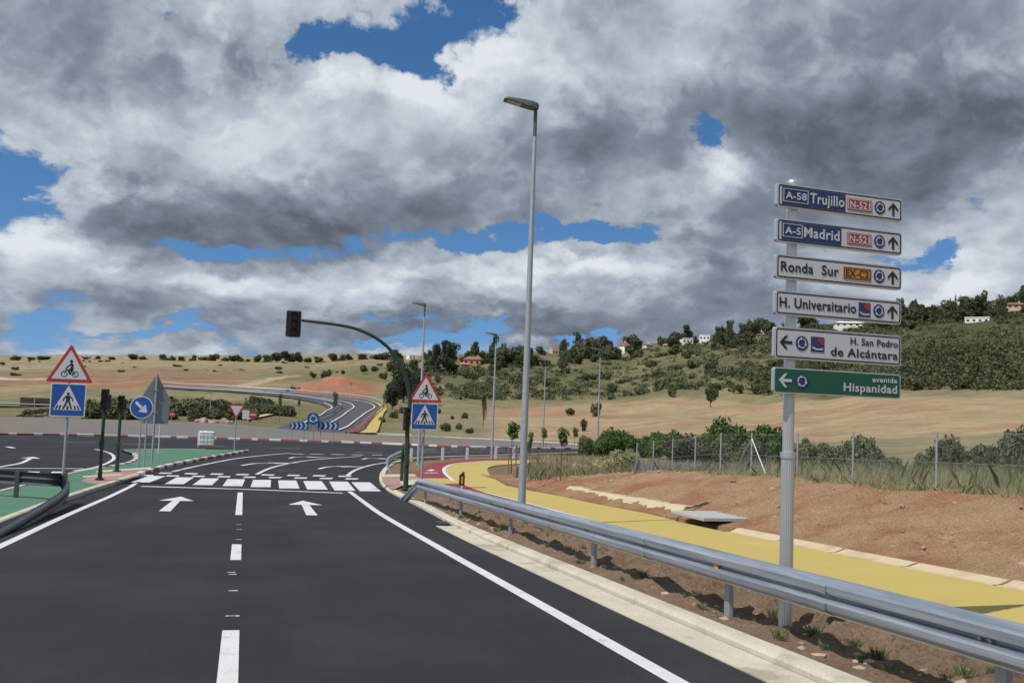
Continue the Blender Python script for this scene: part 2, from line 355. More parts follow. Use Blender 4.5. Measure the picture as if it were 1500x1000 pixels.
def land(x, y):
    x = np.asarray(x, float); y = np.asarray(y, float)
    d = np.maximum(np.hypot(x, y), 2.01); px = np.clip(px_of(x, y), PX[0], PX[-1])
    i = np.clip(np.searchsorted(PX, px)-1, 0, len(PX)-2); xa = np.array(PX)[i]; xb = np.array(PX)[i+1]
    t = (px-xa)/(xb-xa); t = t*t*(3-2*t)
    j = (np.log(d)-LG[0])/(LG[1]-LG[0]); j = np.clip(j, 0, len(LG)-1.001); j0 = j.astype(int); u = j-j0
    za = GRID[i, j0]*(1-u)+GRID[i, j0+1]*u; zb = GRID[i+1, j0]*(1-u)+GRID[i+1, j0+1]*u
    z = za*(1-t)+zb*t
    zroad = np.where(y <= 30, -.024*y, np.where(y >= 35, -.8, -.72-.08*(y-30)/5))
    zroad = np.maximum(np.minimum(zroad, 1.5), -.8)
    return np.where(d < 60, z + zroad + .8, z)
def crest(x, y):                              # the cut bank beyond the footpath and the grassy shelf on top of it
    e = .94*np.clip((43-y)/12, 0, 1)**.8
    s = np.clip((x-10.2)/3.1, 0, 1); s = s*s*(3-2*s)*.15 + s*.85
    fall = np.clip((x-21)/25, 0, 1)
    return np.where(x > 10.2, e*s*(1-.55*fall), 0)
def height(x, y):
    return land(x, y) + crest(np.asarray(x, float), np.asarray(y, float))
def hz(p): return float(height(p[0], p[1]))
def on_land(px, dist, dz=0.):
    p = far_point(px, dist); p.z = hz(p)+dz; return p
# ------------------------------------------------------------------ ground sheet
def smooth_noise(x, y, s, seed=0.):
    return np.array([mnoise.noise(Vector((a*s, b*s, seed))) for a, b in zip(x.ravel(), y.ravel())]).reshape(x.shape)
az_in = np.arange(-33, 33.01, .11); az_out = np.concatenate([np.arange(33, 327, 3.0)[1:]])
AZ = np.radians(np.concatenate([az_in, az_out])) + YAW
RR = np.concatenate([[3], np.geomspace(6, 60, 70), np.geomspace(60, 950, 210)[1:], np.geomspace(950, 6000, 12)[1:]])
A2, R2 = np.meshgrid(AZ, RR, indexing='ij'); GX, GY = R2*np.sin(A2), R2*np.cos(A2)
GZ = height(GX, GY)
PXG0 = px_of(GX, GY)
def sst0(v, a, b): t = np.clip((v-a)/(b-a), 0, 1); return t*t*(3-2*t)
n1 = smooth_noise(GX, GY, .011, 1); n2 = smooth_noise(GX, GY, .05, 2); n3 = smooth_noise(GX, GY, .25, 3)
farw = np.clip((R2-120)/150, 0, 1)*(1-.93*sst0(PXG0, 180, 230)*(1-sst0(PXG0, 590, 640))*(1-sst0(R2, 360, 400)))
GZ = GZ + farw*(n2*.9 + n1*1.6) + np.clip((R2-45)/20, 0, 1)*n3*.12 - np.clip((60-R2)/10, 0, 1)*.10
GZ = np.where((GX > 9.9) & (GX < 15.6) & (GY < 42) & (GY > -12), GZ-.35, GZ)
GZ = GZ + 3.6*np.exp(-((PXG0-498)/40)**2)*np.exp(-((R2-344)/20)**2)*(1+.35*n3)
rb = (1-sst0(R2, 112, 124))*(1-sst0(PXG0, 830, 930))
GZ = GZ*(1-rb) + rb*(np.minimum(height(GX, GY), GZ) - .16)
GZ = np.where(R2 > 3200, np.minimum(GZ, 25), GZ)
PXG = PXG0
def lerp(a, b, t): return a*(1-t[..., None]) + b*t[..., None]
def sst(v, a, b): t = np.clip((v-a)/(b-a), 0, 1); return t*t*(3-2*t)
def band(v, a, b, s): return sst(v, a-s, a+s)*(1-sst(v, b-s, b+s))
col = np.zeros(GX.shape+(3,)); Cc = lambda *c: np.array(c)
col[:] = Cc(.255, .215, .12)
jit = n2*26 + n3*8; D = R2 + jit*.6; PJ = PXG + n2*25
near = 1-sst(D, 70, 85)
col = lerp(col, Cc(.20, .185, .085), sst(n2, -.1, .35)*.7)
# left: scrubby ground, then pale stubble, red ploughland, yellow plain
L = 1-sst(PJ, 560, 640)
col = lerp(col, Cc(.16, .145, .07), L*band(D, 120, 250, 15)*.8)
col = lerp(col, Cc(.33, .235, .125), L*band(D, 340, 395, 15)*.8)
col = lerp(col, Cc(.27, .165, .095), L*(1-sst(PJ, 300, 420))*band(D, 395, 560, 12)*(.6+.4*sst(n1, -.2, .3)))
col = lerp(col, Cc(.34, .145, .085), L*band(PJ, 130, 345, 40)*band(D, 338, 385, 12)*sst(n3, -.5, .2))
col = lerp(col, Cc(.31, .26, .15), L*sst(D, 545, 640))
col = lerp(col, Cc(.27, .215, .10), L*sst(D, 620, 700)*sst(n1*.6+n2*.4, .0, .3)*.8)
st_ = .5+.5*np.sin(R2*.11+n1*5+PXG*.004)
col = lerp(col, Cc(.235, .165, .09), L*sst(D, 360, 400)*sst(st_+.35*n2, .62, .95)*.55)
col = lerp(col, Cc(.15, .15, .065), L*(1-sst(PJ, 230, 330))*band(D, 255, 345, 14)*sst(n2, -.3, .3)*.7)
col = lerp(col, Cc(.155, .15, .06), band(PJ, 395, 600, 40)*band(D, 360, 520, 40)*.75)
col = lerp(col, Cc(.58, .50, .42), (1-sst(PJ, 60, 110))*band(R2 + PXG*.25, 448, 456, 3))
col = lerp(col, Cc(.42, .31, .22), band(PXG - (R2-345)*.75, 345, 372, 6)*band(R2, 335, 440, 10))
# red road cutting
cutm = band(PJ, 425, 552, 12)*band(D, 286, 352, 12)
col = lerp(col, Cc(.36, .15, .088), cutm*(.75+.25*sst(n3, -.3, .3)))
# scrub hillside in the middle and right, and the ploughed field below it
Rm = sst(PJ, 600, 680)
col = lerp(col, Cc(.215, .19, .09), Rm*sst(D, 255, 300)*.95)
col = lerp(col, Cc(.125, .125, .056), Rm*sst(D, 290, 320)*sst(n2, -.25, .2)*.85)
col = lerp(col, Cc(.072, .082, .034), sst(PJ, 1120, 1230)*sst(D, 225, 250)*.9)
fieldd = np.interp(PXG, [700, 800, 900, 1000, 1100, 1200, 1300, 1500, 1700], [262, 272, 285, 285, 262, 240, 226, 208, 206])
fm = sst(PXG, 700, 740)*(1-sst(R2 + n2*8, fieldd-4, fieldd+4))*sst(D, 112, 128)
fur = .5+.5*np.sin(R2*1.15 + n1*9)
col = lerp(col, Cc(.385, .285, .16), fm*(.86+.14*fur))
col = lerp(col, Cc(.31, .18, .105), fm*sst(n2 + .3*fur, .15, .45)*.6)
col = lerp(col, Cc(.36, .20, .12), fm*(1-sst(PXG, 760, 900))*sst(D, 225, 240)*.7)
# near right: dry grass shelf
col = lerp(col, Cc(.33, .29, .165), near*sst(PXG, 700, 760)*.8)
col = lerp(col, Cc(.30, .18, .10), near*sst(PXG, 560, 760)*(1-sst(GX, 13, 18))*.7)
col *= (1 + .18*n3 + .10*n2)[..., None]; col = np.clip(col*Cc(.83, .84, .86)*(1-.1*sst(R2, 240, 320)*sst(PXG, 600, 700))[..., None], .01, .9)
na, nr = GX.shape
verts = np.stack([GX, GY, GZ], -1).reshape(-1, 3)
ii, jj = np.meshgrid(np.arange(na), np.arange(nr-1), indexing='ij'); i2 = (ii+1) % na
faces = np.stack([ii*nr+jj, ii*nr+jj+1, i2*nr+jj+1, i2*nr+jj], -1).reshape(-1, 4)
me = bpy.data.meshes.new('ground'); nv = len(verts)
me.from_pydata(verts.tolist(), [], faces.tolist() + [tuple(range(0, na*nr, nr))])
me.polygons.foreach_set('use_smooth', [True]*len(me.polygons))
ca = me.color_attributes.new('soil', 'FLOAT_COLOR', 'POINT'); ca.data.foreach_set('color', np.concatenate([col.reshape(-1, 3), np.ones((nv, 1))], 1).ravel())
m = bpy.data.materials.new('land'); m.use_nodes = True; nt = NT(m.node_tree); nt.n.clear()
at = nt.new('ShaderNodeVertexColor', layer_name='soil').outputs[0]; P = nt.new('ShaderNodeNewGeometry').outputs['Position']
k = nt.m('MULTIPLY_ADD', nt.m('SUBTRACT', nt.noise(P, .9, 8, .7), .5), 1.0, 1.0)
k = nt.m('MULTIPLY', k, nt.m('MULTIPLY_ADD', nt.m('SUBTRACT', nt.noise(P, .12, 6, .65), .5), .8, 1.0))
k = nt.m('MULTIPLY', k, nt.m('MULTIPLY_ADD', nt.m('SUBTRACT', nt.noise(nt.v('MULTIPLY', P, (1., 2.2, 1.)), .022, 9, .72), .5), .9, 1.0))
b = nt.new('ShaderNodeBsdfPrincipled'); b.inputs['Roughness'].default_value = .95; b.inputs['Specular IOR Level'].default_value = .15
nt.l.new(nt.mix(1., at, nt.comb(k, k, k), 'MULTIPLY'), b.inputs['Base Color'])
bn = nt.new('ShaderNodeBump'); bn.inputs['Strength'].default_value = .6; bn.inputs['Distance'].default_value = .4; nt.l.new(nt.noise(P, 1.2, 6, .7), bn.inputs['Height']); nt.l.new(bn.outputs[0], b.inputs['Normal'])
o = nt.new('ShaderNodeOutputMaterial'); nt.l.new(b.outputs[0], o.inputs[0]); me.materials.append(m); me.update()
ground = bpy.data.objects.new('ground', me); C.objects.link(ground); ground['kind'] = 'structure'
M['land'] = m
# ------------------------------------------------------------------ flat sheets
def drape(polys, off, name, material, kind='structure', zf=None, thick=0.):
    bm = bmesh.new()
    for pl in polys:
        try: bm.faces.new([bm.verts.new((p[0], p[1], 0)) for p in pl])
        except ValueError: pass
    bmesh.ops.triangulate(bm, faces=bm.faces[:])
    for yk in (30, 35):
        bmesh.ops.bisect_plane(bm, geom=bm.verts[:]+bm.edges[:]+bm.faces[:], plane_co=(0, yk, 0), plane_no=(0, 1, 0))
    for f in bm.faces:
        f.normal_update()
        if f.normal.z < 0: f.normal_flip()
    for v in bm.verts: v.co.z = (zf(v.co) if zf else zr(v.co.y)) + off
    if thick:
        top = bm.faces[:]; ex = bmesh.ops.extrude_face_region(bm, geom=top)
        vs = [e for e in ex['geom'] if isinstance(e, bmesh.types.BMVert)]
        bmesh.ops.translate(bm, vec=(0, 0, thick), verts=vs)
        bmesh.ops.recalc_face_normals(bm, faces=bm.faces[:])
    mb = MB(); mb.bm(bm); o = mb.build(name, material); o['kind'] = kind; return o
def gp(pts, off=0.): return [G(x, y, off) for x, y in pts]
def spline(pts, n=10):                       # Catmull-Rom through ground points
    P = [Vector(p) for p in pts]; out = []
    for i in range(len(P)-1):
        a, b, c, d = P[max(i-1, 0)], P[i], P[i+1], P[min(i+2, len(P)-1)]
        for k in range(n):
            t = k/n; out.append(.5*((2*b)+(c-a)*t+(2*a-5*b+4*c-d)*t*t+(3*b-a-3*c+d)*t**3))
    return out+[P[-1]]
def strip(pts, w):                           # constant-width band round a ground line, as quads
    out = []; L = []; Rr = []
    for i, p in enumerate(pts):
        t = (pts[min(i+1, len(pts)-1)]-pts[max(i-1, 0)]); n = Vector((t.y, -t.x, 0)).normalized()
        L.append(p-n*w/2); Rr.append(p+n*w/2)
    return [[L[i], L[i+1], Rr[i+1], Rr[i]] for i in range(len(pts)-1)]
def world_line(x, ys): return [Vector((x, y, 0)) for y in ys]
FACE = [(-9, 4.42), (10, 4.42), (18, 4.42), (21.7, 4.46), (24.85, 4.60), (29.3, 4.78), (33.3, 4.85)]
kerb_px = [(560, 711.5), (556, 702), (558, 693), (566, 684), (580, 677), (610, 671.5), (660, 669.5), (720, 667.5), (800, 665), (880, 662)]
face_line = spline([Vector((x, y, 0)) for y, x in FACE] + gp(kerb_px), 8)
def face_x(y): return float(np.interp(y, [p[0] for p in FACE]+[37.4, 41.3], [p[1] for p in FACE]+[5.0, 5.42]))
right_edge = face_line
isl_px = [(-400, 640), (-150, 637.5), (0, 637), (150, 639), (300, 642.5), (450, 647), (560, 650.5), (640, 654), (700, 656), (780, 657.5), (850, 658)]
isl_front = spline(gp(isl_px), 6)
asph = right_edge + [Vector((60, 96, 0)), Vector((60, 112, 0))] + [Vector((p.x*1.06, p.y*1.06, 0)) for p in reversed(isl_front)] + [Vector((-60, 60, 0)), Vector((-30, 36, 0)), Vector((-19, 30, 0)), Vector((-19, -8, 0))]
drape([asph], 0., 'road', M['asphalt'])
PA = .004
paint = []
# edge lines, lane dashes, stop line
LX, RX = -3.80, 3.05
l0 = [Vector((LX, y, 0)) for y in np.linspace(-6, G(203, 704.5).y, 12)]
paint += strip(spline(gp([(-300, 937), (0, 800), (110, 749), (203, 705)]), 6), .15)
paint += strip(spline(gp([(995+90, 1000+51), (995, 1000), (800, 890), (640, 800), (560, 754), (530, 733), (512, 719.5)]), 8), .16)
for (a, b) in ((1040, 923), (820, 797), (754, 721)):
    xa, xb = [352 - (y-720)*.068 for y in (a, b)]
    paint += strip(gp([(xa, a), (xb, b)]), .15)
paint += strip(gp([(207, 712), (350, 716), (502, 722)]), .30)
for (a, b, h) in ((195, 240, 1), (241, 283, 1), (283, 322, 1), (325, 359, 1), (367, 397, 1), (408, 434, 1), (449, 471, 1), (487, 509, 1), (525, 547, 1)):
    pass
zbar = [(192, 706, 243, 696.8), (241, 708.5, 284, 698.8), (282, 710, 321, 700.3), (326, 711.5, 359, 701.5), (367, 713, 397, 702.5), (409, 715, 434, 703.3), (450, 716.5, 471, 704.2), (490, 718, 509, 705), (527, 719, 542, 706)]
for (x0, y0, x1, y1) in zbar:
    w = lambda y: 29*(y-612)/100
    a = G(x0, y0); b = G(x0 + w(y0), y0+.3); c = G(x1, y1+.2); d = G(x1 - w(y1)*1.0, y1)
    paint.append([a, b, c, d])
for row, (y0, x0) in enumerate(((698.3, 205), (694.6, 232))):
    for k in range(9 if row == 0 else 8):
        x = x0+k*37.5; ya = y0-.8+.0165*(x-350); yb = ya+1.7
        paint.append([G(x, yb), G(x+18, yb+.3), G(x+21, ya+.3), G(x+3, ya)])
# curved lines past the crossing
paint += strip(spline(gp([(253, 690.5), (290, 682), (345, 671.5), (393, 666), (425, 663.5)]), 6), .16)
paint += strip(spline(gp([(376, 694.5), (400, 684), (440, 675.5), (485, 671), (529, 668)]), 6), .16)
paint += strip(spline(gp([(508, 697), (520, 688.5), (543, 681), (568, 677)]), 6), .16)
for xs in ((425, 445), (455, 474), (485, 505), (515, 533), (545, 560)):
    paint += strip(gp([(xs[0], 664.5+(xs[0]-425)*.013), (xs[1], 664.5+(xs[1]-425)*.013)]), .4)
for seg in ((398, 655.5, 440, 656.5), (180, 650, 235, 650.6), (520, 662, 560, 663.2), (300, 652.5, 330, 653), (90, 647, 140, 648)):
    paint += strip(gp([seg[:2], seg[2:]]), .15)
# straight arrows
def arrow(base, tip, L=5.0, w=.16, hw=.42, hl=1.7):
    b = Vector(base); t = Vector(tip); d = (t-b); d.z = 0; L = d.length; d.normalize(); n = Vector((d.y, -d.x, 0))
    h = b + d*(L-hl)
    paint.append([b-n*w*.8, b+n*w*.8, h+n*w*.6, h-n*w*.6]); paint.append([h-n*hw*1.05-d*.15, h+n*hw*1.05-d*.15, t])
arrow(G(241, 748.5), G(265, 727)); arrow(G(457, 754.5), G(443.5, 733))
# right-turn arrows near the give-way line
def bent(p):
    q = spline(gp(p), 5); paint.extend(strip(q, .18)); t = q[-1]; d = (q[-1]-q[-2]).normalized(); n = Vector((d.y, -d.x, 0))
    paint.append([t-n*.42-d*.1, t+n*.42-d*.1, t+d*1.5])
bent([(354, 681.5), (366, 679.5), (378, 678.2), (400, 678)]); bent([(467, 686.5), (477, 684), (488, 683), (500, 683)])
bent([(424, 671), (431, 669.3), (441, 669), (452, 669.2)]); bent([(531, 672.5), (538, 671), (548, 671), (556, 671.3)])
# left carriageway: crossing, stop line, bent arrow, edge curve
for (x, y) in ((-62, 701), (-32, 701.3), (0, 701.5), (30, 701.7), (60, 702)):
    paint.append([G(x-18, y+1.5), G(x+14, y+2), G(x+42, y-5.2), G(x+14, y-5.4)])
for k in range(6):
    x = -70+k*36; paint.append([G(x, 692.4), G(x+18, 692.5), G(x+21, 690.5), G(x+3, 690.3)])
paint += strip(gp([(-70, 686.5), (0, 685.6), (122, 686)]), .25)
paint += strip(spline(gp([(108, 689.5), (140, 684), (160, 676.5), (167, 670), (160, 663), (139, 657.5)]), 6), .16)
bent([(-10, 685), (15, 681), (32, 677.5), (45, 671)]); paint += strip(gp([(11, 654), (20, 656)]), .3)
paint += strip(gp([(-60, 650), (60, 656.3)]), .0001)
drape(paint, PA, 'road_marking', M['paint'])
# sealing beads of spilled paint between the dashes
bl = []
for (x, y) in ((338, 838), (340, 841), (341, 865), (337, 902), (342, 902), (349, 768), (350, 775), (349, 790)):
    p = G(x, y); bl.append([p+Vector((a, b, 0)) for a, b in ((-.05, -.02), (.05, -.03), (.06, .03), (-.04, .02))])
drape(bl, PA, 'road_marking', M['paint'])
# ------------------------------------------------------------------ painted traffic island between the carriageways
isl_edge_r = [(-120, 825), (0, 773), (92, 736), (150, 716), (198, 700), (245, 685), (300, 673.5), (345, 665.5), (364, 661.5)]
isl_edge_b = [(300, 660.2), (240, 659.8), (178, 661.5)]
isl_edge_l = [(194, 667), (197, 672), (186, 680), (150, 688), (100, 697), (0, 723), (-120, 752)]
er, eb, el_ = spline([Vector((-4.75, -7, 0))] + gp(isl_edge_r), 6), spline(gp(isl_edge_b), 4), spline(gp(isl_edge_l) + [Vector((-8.2, 8, 0)), Vector((-8.2, -7, 0))], 6)
outline = er + eb + el_
drape([outline], .10, 'traffic_island', M['green_paint'])
def kerb_run(line, w, h, name, mats, period=None, h0=-.02, start=0, side=1):
    mb = MB(); acc = 0; pts = [Vector(p) for p in line]
    fine = [pts[0]]
    for a, b in zip(pts, pts[1:]):
        n = max(1, int((b-a).length/.45)); fine += [a.lerp(b, (k+1)/n) for k in range(n)]
    secs = []
    for i, p in enumerate(fine):
        t = fine[min(i+1, len(fine)-1)]-fine[max(i-1, 0)]; n = Vector((t.y, -t.x, 0)).normalized()*side; z = zr(p.y)
        secs.append([Vector((p.x, p.y, z+h0)), Vector((p.x, p.y, z+h-.02)), Vector((p.x, p.y, z+h))+n*.03, Vector((p.x, p.y, z+h))+n*w, Vector((p.x, p.y, z+h0))+n*w])
    for i in range(len(secs)-1):
        mi = 0
        if period: mi = int((acc+start)/period) % 2
        acc += (fine[i+1]-fine[i]).length
        a, b = secs[i], secs[i+1]
        mb.add(a+b, [(k, k+1, k+6, k+5) if side > 0 else (k+5, k+6, k+1, k) for k in range(4)], mi)
    o = mb.build(name, mats); o['kind'] = 'structure'; return o
kerb_run(er[:32], .16, .12, 'kerb', [M['concrete']], side=-1)
kerb_run(er[31:], .18, .13, 'kerb', [M['kerb_white'], M['kerb_red']], .95, side=-1)
kerb_run(eb, .16, .12, 'kerb', [M['kerb_white']], side=-1)
kerb_run(el_[:18], .2, .13, 'kerb', [M['kerb_white'], M['kerb_red']], .8, side=-1)
kerb_run(el_[18:], .16, .12, 'kerb', [M['concrete']], side=-1)
# crossing passage through the island: pale borders and pink tactile paving
drape([gp([(118, 709), (133, 700), (193, 697), (205, 700), (150, 715)])], .104, 'tactile_paving', M['tactile_pink'])
drape([gp([(122, 701.5), (180, 698), (176, 700.3), (120, 703.4)]), gp([(142, 693.4), (222, 687.6), (219, 690.4), (140, 696)])], .108, 'pavement_border', M['concrete'])
drape([gp([(140, 697), (219, 691), (205, 697.5), (180, 697.6), (136, 700)])], .106, 'tactile_paving', M['tactile_pink'])
# ------------------------------------------------------------------ roundabout island: kerb and gravel dome
kerb_run(isl_front, .35, .16, 'kerb', [M['kerb_white'], M['kerb_red']], .95, side=-1)
rows = []
NJ = 22
for p in isl_front:
    h = Vector((p.x, p.y, 0)).normalized(); row = []
    for j in range(NJ):
        t = j/(NJ-1); q = Vector((p.x, p.y, 0)) + h*(.3+35*t); c = px_of(q.x, q.y)
        lift = float(np.interp(c, [0, 250, 350, 450, 560, 700, 850], [.72, .72, .68, .30, .12, .05, .02]))
        row.append(Vector((q.x, q.y, -.66 + lift*math.sin(math.pi*min(t*1.05, 1.))**.8*1.35 + .06*mnoise.noise(q*.3))))
    rows.append(row)
mb = MB().ribbon(rows, smooth=True); o = mb.build('roundabout_island', M['gravel']); o['kind'] = 'structure'
back = [Vector(r[-1]) for r in rows]
kerb_run(back[:40], .35, .34, 'kerb', [M['concrete']], side=-1)
# pale wall-like kerb at the far side of the ring, right of the signs
kerb_run(spline(gp([(560, 640.5), (650, 643), (760, 648), (860, 655)]), 6), .3, .3, 'kerb', [M['concrete']], side=-1)
# ------------------------------------------------------------------ right side: kerb gutter, soil strip, bikeway, footpath, bank
def xsec(xs_zs, line, name, material, jit=None):
    rows = []
    for i, p in enumerate(line):
        t = line[min(i+1, len(line)-1)]-line[max(i-1, 0)]; n = Vector((t.y, -t.x, 0)).normalized(); z = zr(p.y)
        rows.append([Vector((p.x+n.x*a, p.y+n.y*a, z+b + (jit*mnoise.noise(Vector((p.x*2, p.y*2, a*9))) if jit else 0))) for a, b in xs_zs])
    o = MB().ribbon(list(reversed(rows)), smooth=False).build(name, material); o['kind'] = 'structure'; return o
xsec([(-.01, -.02), (-.01, .055), (.015, .082), (.05, .09), (.20, .092), (.225, .08), (.23, -.05)], face_line, 'kerb', M['concrete'], .006)
gut = [Vector((face_x(y), y, 0)) for y in np.linspace(-8, 21.6, 60)]
xsec([(-.40, -.03), (-.40, .010), (-.20, .006), (-.02, .012)], gut, 'gutter', M['concrete'], .005)
PATH0, PATH1, BIKE0 = 7.72, 9.85, 6.75
NX, NY = 36, 720
rows = []
for j in range(NY):
    y = -8 + j*(44.0/(NY-1)); row = []; xa = face_x(y)+.18; xb = BIKE0+.12
    for i in range(NX):
        x = xa + i*(xb-xa)/(NX-1); q = Vector((x, y, 0))
        e = math.sin(math.pi*i/(NX-1))
        lump = max(0, mnoise.noise(q*1.7)+.1)*.20 + max(0, mnoise.noise(q*4.3+Vector((5, 3, 1))))*.16 + (.25-abs(mnoise.noise(q*8)))*.10 + mnoise.noise(q*21)*.02
        row.append(Vector((x, y, zr(y)+.06+e*lump*min(1, max(.15, (33-y)/5)))))
    rows.append(row)
MB().ribbon(list(reversed(rows)), smooth=False).build('verge_soil', M['soil'])['kind'] = 'structure'
# red bikeway and yellow footpath: straight beside the road, then turning along the ring
ysr = [Vector((0, y, 0)) for y in (-8, 10, 26)]
curve_in = gp([(602, 709), (609, 703), (610, 695), (620, 686.5), (640, 679), (689, 674.5), (746, 673.2), (820, 671)])
mid_line = gp([(664, 707), (653, 697), (650, 691), (654, 685.5), (668, 681), (710, 677.2), (746, 676), (820, 673.5)])
out_line = gp([(741, 714), (728, 706), (718, 698), (714, 689), (722, 684.5), (746, 682), (820, 677)])
red = [Vector((BIKE0, -8, 0)), Vector((PATH0, -8, 0)), Vector((7.86, 22, 0)), Vector((8.05, 29, 0)), Vector((8.0, 34, 0))] + mid_line + list(reversed(curve_in)) + [Vector((BIKE0+.15, 34, 0)), Vector((BIKE0, 28, 0))]
yel = [Vector((PATH0, -8, 0)), Vector((PATH1, -8, 0)), Vector((PATH1, 20, 0)), G(1000, 770), G(940, 754), G(885, 742), G(800, 726)] + spline(out_line, 5) + list(reversed(spline(mid_line, 5))) + [Vector((8.0, 34, 0)), Vector((8.05, 29, 0)), Vector((7.86, 22, 0))]
drape([[Vector((5.0, 28, 0)), Vector((BIKE0-.1, -8, 0)), Vector((PATH1+.3, -8, 0)), Vector((PATH1+.3, 19.8, 0)), Vector((PATH1+.03, 19.9, 0)), Vector((PATH1+.03, 22.5, 0)), G(985, 764), G(950, 735), G(960, 690), G(900, 670), G(820, 667), G(690, 670.5), G(605, 676), G(575, 682), G(565, 690), G(563, 700), G(567, 710), G(578, 720)]], .045, 'planted_bed', M['soil'])
drape([red], .075, 'bikeway', M['red_paint'])
drape([yel], .080, 'footpath', M['yellow_paint'])
ln = strip(spline([Vector((PATH0, -8, 0)), Vector((PATH0, 10, 0)), Vector((7.86, 22, 0)), Vector((8.05, 29, 0)), Vector((8.0, 34, 0))], 6), .10)
ln2 = strip(spline(mid_line, 6)[:36], .16)
drape(ln + ln2, .086, 'path_marking', M['paint'])
drape([gp([(612, 703.6), (652, 703.2), (668, 706.5), (676, 711), (622, 712)])], .084, 'footpath', M['yellow_paint'])
drape([gp([(624, 691.5), (632, 689.5), (638, 691.3), (630, 692.2)]), gp([(622, 694.6), (641, 694.6), (641, 695.4), (622, 695.4)])], .084, 'path_marking', M['paint'])
# crossing apron at the kerb
drape([gp([(559, 701.5), (606, 701), (614, 703.5), (616, 712), (596, 713), (574, 722), (566, 716), (560, 709)])], .118, 'tactile_paving', M['tactile_pink'])
drape([gp([(558, 699), (606, 698.4), (611, 701.2), (559, 702.5)]), gp([(583, 707.5), (616, 706), (618, 713.5), (590, 716)])], .123, 'pavement_border', M['concrete'])
# gutter beyond the footpath, in cast lengths with joints
mb = MB(); y = -8.0
while y < 33:
    L = 1.95; sh = random.uniform(-.02, .02); far = max(0, y-25)
    if 19.6 < y+1 < 24.6: y += 2; continue
    gx = PATH1 + (0 if y < 24 else .66+.02*far); up = 0 if y < 24 else .05; k = 1 if y < 24 else 1.9
    a = Vector((gx, y+.02, 0)); b = Vector((gx, y+L, 0))
    prof = [(0, .03), (.0, .085), (.12, .09*k), (.24, .14*k+sh*.6), (.28, .155*k+sh*.6), (.34*k, .155*k+sh*.6), (.36*k, .0)]
    r0 = [Vector((a.x+p[0]+sh*k, a.y, zr(a.y)+p[1]+up)) for p in prof]; r1 = [Vector((b.x+p[0]+sh*.4, b.y, zr(b.y)+p[1]+up)) for p in prof]
    mb.add(r0+r1, [(k_+7, k_+8, k_+1, k_) for k_ in range(6)] + [tuple(range(7)), tuple(reversed(range(7, 14)))]); y += 2
mb.build('gutter', M['gutter_concrete'])['kind'] = 'structure'
# bank
rows = []
for j in range(420):
    y = -10 + j*(54.5/419); row = []
    for i in range(56):
        x = PATH1+.30 + 6.0*i/55; q = Vector((x, y, 0)); base = float(land(x, y)+crest(x, y))
        e = min(1, i/5)*min(1, (55-i)/6+.25); amp = min(1, max(0, (44-y)/6))
        n = mnoise.noise(q*.7)*.08 + mnoise.noise(Vector((x*2.2, y*2.2, 4)))*.06 + mnoise.noise(q*7)*.055 + mnoise.noise(q*17)*.03
        row.append(Vector((x, y, base + (.11 if i < 3 else .10) + n*e*amp - (.35 if i == 55 else 0) - (.3 if i == 0 else 0) - (.3 if j == 419 else 0))))
    rows.append(row)
MB().ribbon(list(reversed(rows)), smooth=False).build('embankment', M['embankment'])['kind'] = 'structure'
# ------------------------------------------------------------------ far road climbing away to the left
def far_line(pts, n=8): return spline([on_land(px, d) for px, d in pts], n)
def far_strip(l, r, off, name, material):
    a, b = far_line(l), far_line(r); rows = []
    for p, q in zip(a, b):
        rows.append([Vector((u.x, u.y, hz(u)+off)) for u in [p.lerp(q, k/6) for k in range(7)]])
    o = MB().ribbon(rows, smooth=True).build(name, material); o['kind'] = 'structure'; return o
def first_hit(px, py, lo=100, hi=1100):      # ground distance at which the slope first shows at this row
    dd = np.linspace(lo, hi, 1500); d = ray(px, hor(px)); h = Vector((d.x, d.y, 0)).normalized()
    y = hor(px) - (height(h.x*dd, h.y*dd)-CAM.z)*FPX/(dd*COS(px)); k = np.nonzero(y <= py)[0]
    return float(dd[k[0]]) if len(k) else None
def d_of(px, py): return first_hit(px, py, 100, 420) or 420.
def fl(pts): return [(x, d_of(x, y)) for x, y in pts]
# ground under the road is levelled by laying the road a little above it
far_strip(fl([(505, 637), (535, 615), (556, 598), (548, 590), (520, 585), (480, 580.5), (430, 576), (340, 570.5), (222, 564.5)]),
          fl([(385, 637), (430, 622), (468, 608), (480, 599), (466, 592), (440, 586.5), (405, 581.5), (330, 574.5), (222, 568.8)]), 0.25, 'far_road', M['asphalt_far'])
far_strip(fl([(552, 637), (561, 610), (566, 600), (556, 592.5), (530, 587.5)]), fl([(523, 637), (548, 611), (557, 599), (550, 592), (527, 587)]), 0.30, 'far_footpath', M['yellow_paint'])
far_strip(fl([(524, 637), (548, 611), (557, 599), (550, 592)]), fl([(507, 637), (538, 613), (555, 599), (549, 591)]), 0.35, 'far_bikeway', M['red_paint'])
for l, w in (((( 497, 634), (530, 612), (548, 599), (538, 592), (500, 586), (440, 579.5)), .28), (((470, 630), (505, 609), (518, 598), (505, 591), (470, 584.5)), .28), (((430, 630), (472, 609), (486, 599), (474, 592)), .28)):
    pts = far_line(fl(list(l))); q = strip(pts, w); mb = MB()
    for s in q: mb.add([Vector((v.x, v.y, hz(v)+.42)) for v in s], [(0, 1, 2, 3)])
    o = mb.build('far_road_marking', M['paint']); o['kind'] = 'structure'
far_strip(fl([(362, 618), (400, 609), (425, 603.5)]), fl([(366, 613), (402, 605), (425, 601)]), .3, 'far_path', M['gutter_concrete'])
